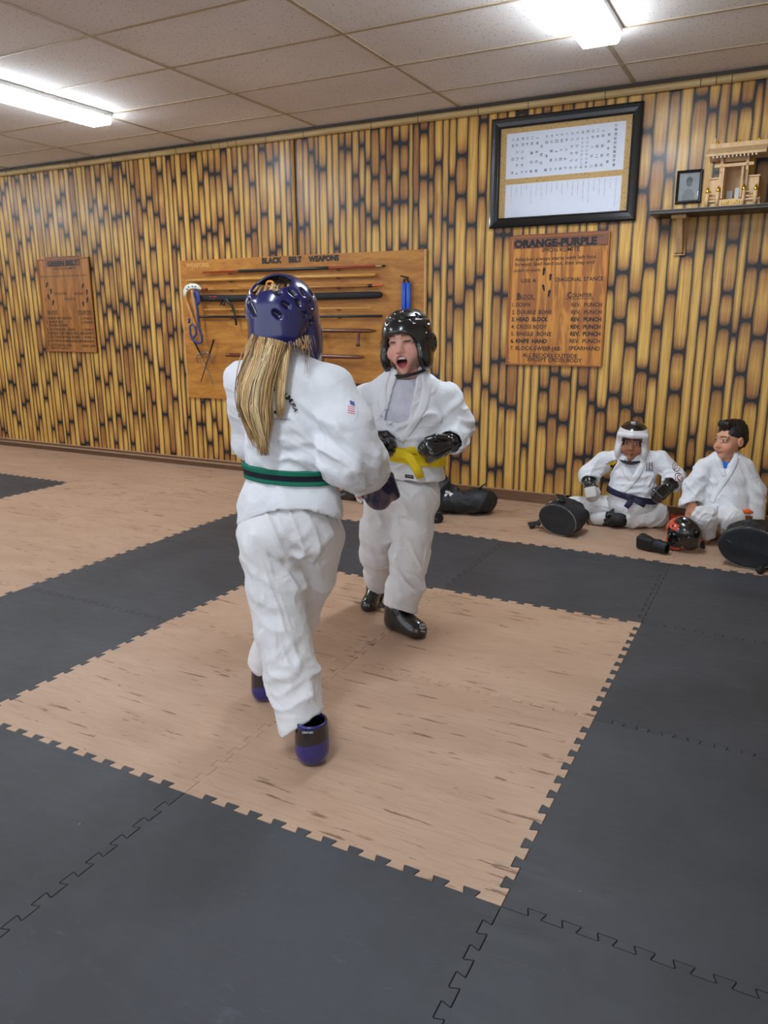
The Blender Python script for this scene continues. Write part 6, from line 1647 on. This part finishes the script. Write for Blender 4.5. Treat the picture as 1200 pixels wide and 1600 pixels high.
def build_hidden_sitter():
    b = (-2.22, 3.70); S = View(*b); n, r = S.n, S.r
    root = person('person sitting behind the shouting person, only a black boot and white trouser cuff showing', (b[0], b[1], 0))
    fl = lambda px, py, z: atz(px, py, z)
    fwd = nrm(-n-r*.3); lat = nrm(np.cross(UP, fwd)); p = np.array([b[0]+.06, b[1]+.06, 0]); s = .95
    hc = p+np.array([.0, .05, .60]); hR = frame(fwd); anR = fl(566, 772, .07); knR = (anR*.55+(p+UP*.1)*.45)+UP*.03
    J = dict(R=hR, s=s, head=hc, neck=p+UP*.49+n*.03, chest=p+UP*.38+n*.03, waist=p+UP*.22+n*.02, pelvis=p+UP*.12, lat=lat, shL=p+UP*.44+lat*.13+n*.03, shR=p+UP*.44-lat*.13+n*.03, elL=p+UP*.26+lat*.17, elR=p+UP*.26-lat*.16, wrL=p+UP*.16+lat*.10-n*.14, wrR=p+UP*.16-lat*.08-n*.14,
             hipL=p+UP*.11+lat*.07, hipR=p+UP*.11-lat*.07, knL=p+UP*.09+lat*.10-n*.22, knR=knR, anL=p+UP*.06-lat*.08-n*.22, anR=anR, toeL=p+UP*.05-lat*.16-n*.22, toeR=fl(558, 775, .065))
    J['handL'] = (nrm(-n-UP*.5-lat*.4), UP, .85, .6, 1); J['handR'] = (nrm(-n-UP*.5+lat*.4), UP, .85, .6, -1)
    lo, hi = bounds(J)
    sculpt('body', body_f(J, .82), lo, hi, .0055, SKIN, root, col=lambda V: head_col(local(V, hc, hR, s), (214, 168, 142), (180, 112, 104)))
    sculpt('hair', lambda P: smax(ell(local(P, hc, hR, s), (0, -.022, .040), (.080, .098, .088)), -ell(local(P, hc, hR, s), (0, .11, -.02), (.08, .07, .075)), .012), hc-.15, hc+.16, .005, HAIRM, root, col=cloth_col((60, 42, 30)))
    def trous(P):
        d = ell(P, J['pelvis'], (.13, .11, .10), np.array([lat, fwd, UP])); L = open_limb(P, [(J['hipL'], .08), (J['knL'], .07), (J['anL'], .055)], .03); Rr = open_limb(P, [(J['hipR'], .082), (knR, .072), (anR+nrm(anR-knR)*.045, .062)], .03)
        return smax(smin(smin(d, L, .03), Rr, .025), F32(.004)-P[:, 2], .01)
    sculpt('trousers', trous, lo*np.array([1, 1, 0]), np.array([hi[0], hi[1], .3]), .007, GI2, root, disp=lambda V, N: creases(V, 13, .010, 5., UP, .4), smooth_it=1)
    def jack(P):
        d = chain(P, [(J['chest']+UP*.04, .085, lat, 1.45), (J['waist'], .1, lat, 1.38), (J['pelvis']+UP*.0, .112, lat, 1.34)], .03)
        d = smin(d, uni(.04, cap(P, J['shL'], J['neck']-UP*.02, .052), cap(P, J['shR'], J['neck']-UP*.02, .052)), .04)
        for sd in 'LR': d = smin(d, open_limb(P, [(J['sh'+sd], .06), (J['el'+sd], .062), (J['wr'+sd], .055)], .03), .016)
        d = smax(d, -cap(P, J['neck']+UP*.06, J['neck']-UP*.02, .05), .006); return smax(d, F32(.05)-P[:, 2], .005)
    sculpt('jacket', jack, lo, np.array([hi[0], hi[1], .58]), .007, GI, root, disp=lambda V, N: creases(V, 12, .011, 4., UP*.5+r*.6, .4), smooth_it=1)
    heel = fl(557, 782, .0)+UP*.003; fw = nrm(fl(530, 779, 0)-fl(557, 782, 0))
    sculpt('boot', lambda P: boot_f(P, heel, fw, .86)[0], heel-.24, heel+.24, .0045, GLOSSC, root, col=cloth_col((18, 18, 20)))
    h2 = J['anL']*np.array([1, 1, 0])+UP*.003
    sculpt('boot', lambda P: boot_f(P, h2, nrm(-lat-n*.3), .82)[0], h2-.24, h2+.24, .006, GLOSSC, root, col=cloth_col((18, 18, 20)))
build_hidden_sitter()

# ------------------------------------------------------------------ bags and gear on the floor
NYL = plain('black_nylon', (27, 29, 33), .55, var=.15, bump=.25, bscale=350); NYL2 = plain('black_webbing', (18, 18, 20), .7); PIPE = plain('grey_piping', (120, 118, 112), .5)
def drum_bag(label, c, ax, rx, rz, length, upv, seed, cup=0.):
    root = thing('drum_bag', label, 'bag', (c[0], c[1], 0)); ax = nrm(ax); u = nrm(np.asarray(upv)-ax*(np.asarray(upv) @ ax)); sd = np.cross(ax, u); c = np.asarray(c)
    def f(P):
        q = P-np.asarray(c, F32); a = q @ np.asarray(ax, F32); x = q @ np.asarray(sd, F32); z = q @ np.asarray(u, F32)
        k = np.clip(1-.25*np.clip(a/length, 0, 1)**2, .5, 1); d = (np.sqrt((x/(rx*k))**2+(z/(rz*k))**2)-1)*min(rx, rz)
        d = smax(d, -a, .012); d = smax(d, a-length, .06)
        return smax(d, F32(.003)-P[:, 2], .012)
    sculpt('bag_body', f, np.minimum(c, c+ax*length)-max(rx, rz)-.05, np.maximum(c, c+ax*length)+max(rx, rz)+.05, .006, NYL, root, disp=lambda V, N: creases(V, 11, .014, seed, u+sd*.4, .5)*np.clip(((V-c) @ ax)/.05, .06, 1)+crumple(V, (6, 6, 6), .005, seed))
    mb = MB(); pts = [c+sd*rx*.97*math.cos(t)+u*rz*.97*math.sin(t)+ax*.006 for t in np.linspace(0, 2*math.pi, 49)]; pts = [np.array([p[0], p[1], max(p[2], .006)]) for p in pts]
    mb.tube(pts, .0035, 6); mb.build('piping', PIPE, root, smooth=True)
    return root, c, ax, u, sd
r0, c, ax, u, sd = drum_bag('round ended black drum bag on the floor left of the white headguard sitter', atz(870, 813, .106), (.25, .93, .06), .140, .104, .24, (0, -.45, 1), 3.)
mb = MB(); p0 = atz(841, 818, .03); mb.tube([atz(849, 808, .08), p0, atz(829, 818, .03), atz(833, 824, .012)], [.03, .032, .03, .02], 8, flat=((.2, -.3, 1), .35)); mb.build('strap', NYL2, r0, smooth=True)
mb = MB(); mb.tube([c+ax*.05+u*.115, c+ax*.1+u*.135+sd*-.05, c+ax*.16+u*.11+sd*-.10, atz(912, 805, .05), atz(919, 818, .012)], [.02, .024, .024, .022, .016], 8, flat=((0, 0, 1), .3)); mb.build('strap', NYL2, r0, smooth=True)
r0, c, ax, u, sd = drum_bag('round ended black drum bag at the right edge in front of the kneeling person', atz(1170, 857, .124), (.10, .97, .06), .166, .124, .26, (0, -.3, 1), 8.)
mb = MB(); mb.tube([c+sd*-.12+u*.03-ax*.012, atz(1192, 868, .06), atz(1197, 884, .02), atz(1185, 893, .018)], [.014, .018, .022, .02], 8, flat=((0, -.5, 1), .5)); mb.build('strap', NYL2, r0, smooth=True)
mb = MB(); q = atz(1194, 862, .085); mb.tube([q+np.array([.012*math.cos(t), -.02, .02*math.sin(t)]) for t in np.linspace(0, 6.28, 12)], .004, 6); mb.build('buckle', plain('buckle_black', (40, 40, 44), .3), r0, smooth=True)

# holdall behind the shouting person
def holdall():
    a, bq = atz(676, 784, .085), atz(748, 783, .095)
    root = thing('holdall', 'soft black sports holdall with white three-part mark lying by the wall', 'bag', (*((a+bq)/2)[:2], 0)); ax = nrm((bq-a)*np.array([1, 1, 0])); sd = np.cross(UP, ax)
    def f(P):
        d = smin(cap(P, a, bq-ax*.10, .088, .080, UP, .95), cap(P, bq-ax*.03, bq+ax*.03, .098, .090, UP, 1.0), .02); d = smin(d, cap(P, a-ax*.02+UP*.05, a+ax*.07+UP*.125, .060, .045), .05); d = smin(d, cap(P, a+ax*.10+UP*.10, a+ax*.16+UP*.09, .045, .03), .04)
        return smax(d, F32(.003)-P[:, 2], .015)
    body = sculpt('bag_body', f, np.minimum(a, bq)-.22, np.maximum(a, bq)+.24, .006, NYL, root, disp=lambda V, N: creases(V, 10, .020, 6., UP*.7+ax*.5, .5)+crumple(V, (7, 7, 7), .008, 2.), keep='holdall')
    W = plain('white_print', (214, 214, 216), .6)
    pl = [quad_poly(q, 2, 2)+(0,) for q in ([(696, 766), (701, 767), (698, 771), (694, 771)], [(698, 772), (701, 768), (703, 768), (702, 774)][:4], [(701, 770), (708, 769), (705, 773), (703, 776)])]
    pl = [quad_poly([(696, 766), (703, 767.5), (701.5, 771), (695.5, 770)], 3, 3)+(0,), quad_poly([(695, 771.5), (700, 772), (697, 776), (693.5, 775.5)], 3, 3)+(0,), quad_poly([(702, 768.5), (708.5, 771.5), (704, 776), (700.5, 773)], 3, 3)+(0,)]
    patch('printed_mark', 'holdall', pl, [W], body, .003)
    mb = MB(); mb.tube([atz(757, 757, .19), atz(750, 762, .2), atz(755, 775, .13), atz(760, 790, .05), atz(770, 793, .02)], [.016, .02, .02, .02, .018], 8, flat=((-.3, -.8, .4), .3)); mb.build('strap', NYL2, root, smooth=True)
    mb = MB(); mb.tube([atz(708, 789, .04)-sd*.0, atz(702, 775, .12), atz(692, 752, .20), atz(697, 745, .22), atz(703, 757, .19)], [.015, .018, .018, .018, .015], 8, flat=((-.3, -.8, .4), .3)); mb.build('handle', NYL2, root, smooth=True)
holdall()
root = thing('glove', 'black padded sparring glove on the floor just left of the holdall', 'glove', (*atz(682, 800, 0)[:2], 0), None)
w_ = atz(668, 806, .045); e_ = nrm(atz(690, 806, .04)-w_)
sculpt('padding', lambda P: smax(glove_f(P, w_, e_, nrm(UP-e_*.2), .85)[0], F32(.002)-P[:, 2], .003), w_-.2, w_+.2, .005, MATTC, root, col=cloth_col((20, 20, 22)))
# red and black headguard with its strap
def red_helmet():
    c = atz(1066, 835, .096); R = frame(nrm((-.86, .42, .10)), roll=-.35); root = thing('headguard', 'orange and black headguard lying on its side before the kneeling person', 'headguard', (c[0], c[1], 0))
    vents = [(on_helm(t, p), on_helm(t, p)*.98, .010) for t, p in ((60, 8), (85, 20), (85, -15), (110, 5), (-20, 60), (30, 60), (140, 15), (170, 25), (60, 40))]
    hs = .90
    def f(P): return smax(helmet_f(local(P, c, R, hs), ((0, -.03, .142), (.034, .06, .026)), vents)[0]*F32(hs), F32(.002)-P[:, 2], .003)
    OR, BK = c3((206, 66, 34)), c3((20, 19, 20))
    def col(V):
        q = local(V.astype(F32), c, R, hs); o = helmet_f(q, None, ())[1]
        m = (q[:, 1] > .052+.012*np.sin(q[:, 2]*40)) | ((np.abs(q[:, 2]+.055) < .010) & (q[:, 1] > -.05) & (q[:, 1] < .03)) | ((np.abs(q[:, 2]-.10) < .016) & (q[:, 1] > -.02))
        return np.where((m & (o > -.006))[:, None], OR, BK)
    h = sculpt('shell', f, c-.2, c+.2, .0038, GLOSSC, root, col=col)
    mb = MB(); mb.tube([atz(1084, 830, .10), atz(1091, 838, .07), atz(1097, 846, .03), atz(1098, 856, .008)], [.012, .017, .017, .014], 8, flat=((.2, -1, .3), .35)); mb.build('chin_strap', NYL2, root, smooth=True)
    mb = MB(); mb.tube([atz(1088, 843, .055), atz(1098, 844, .05)], .012, 8, flat=((0, 0, 1), .8)); mb.build('strap_tab', plain('tab_red', (190, 56, 40), .5), root, smooth=True)
red_helmet()
root = thing('glove', 'black sparring glove on the floor left of the orange headguard', 'glove', (*atz(1030, 845, 0)[:2], 0))
w_ = atz(1023, 851, .045); e_ = nrm(atz(1003, 845, .05)-w_)
sculpt('padding', lambda P: smax(glove_f(P, w_, e_, nrm(-UP*.2+np.array([.1, -1, 0])), .92, -1)[0], F32(.002)-P[:, 2], .003), w_-.22, w_+.2, .0045, MATTC, root, col=cloth_col((24, 24, 26)))
root = thing('glove', 'orange and black sparring glove behind the orange headguard by the bare hand', 'glove', (*atz(1058, 815, 0)[:2], 0))
w_ = atz(1060, 808, .045); e_ = nrm(atz(1042, 812, .045)-w_)
def gcol(V):
    q = glove_f(V.astype(F32), w_, e_, nrm(UP-np.array([0, 1, 0])*.3), .60, -1)[1]; return np.where(((q[:, 2] > .02) | (q[:, 0] > .09))[:, None], c3((196, 72, 50)), c3((30, 26, 26)))
sculpt('padding', lambda P: smax(glove_f(P, w_, e_, nrm(UP-np.array([0, 1, 0])*.3), .60, -1)[0], F32(.002)-P[:, 2], .003), w_-.22, w_+.2, .0045, MATTC, root, col=gcol)
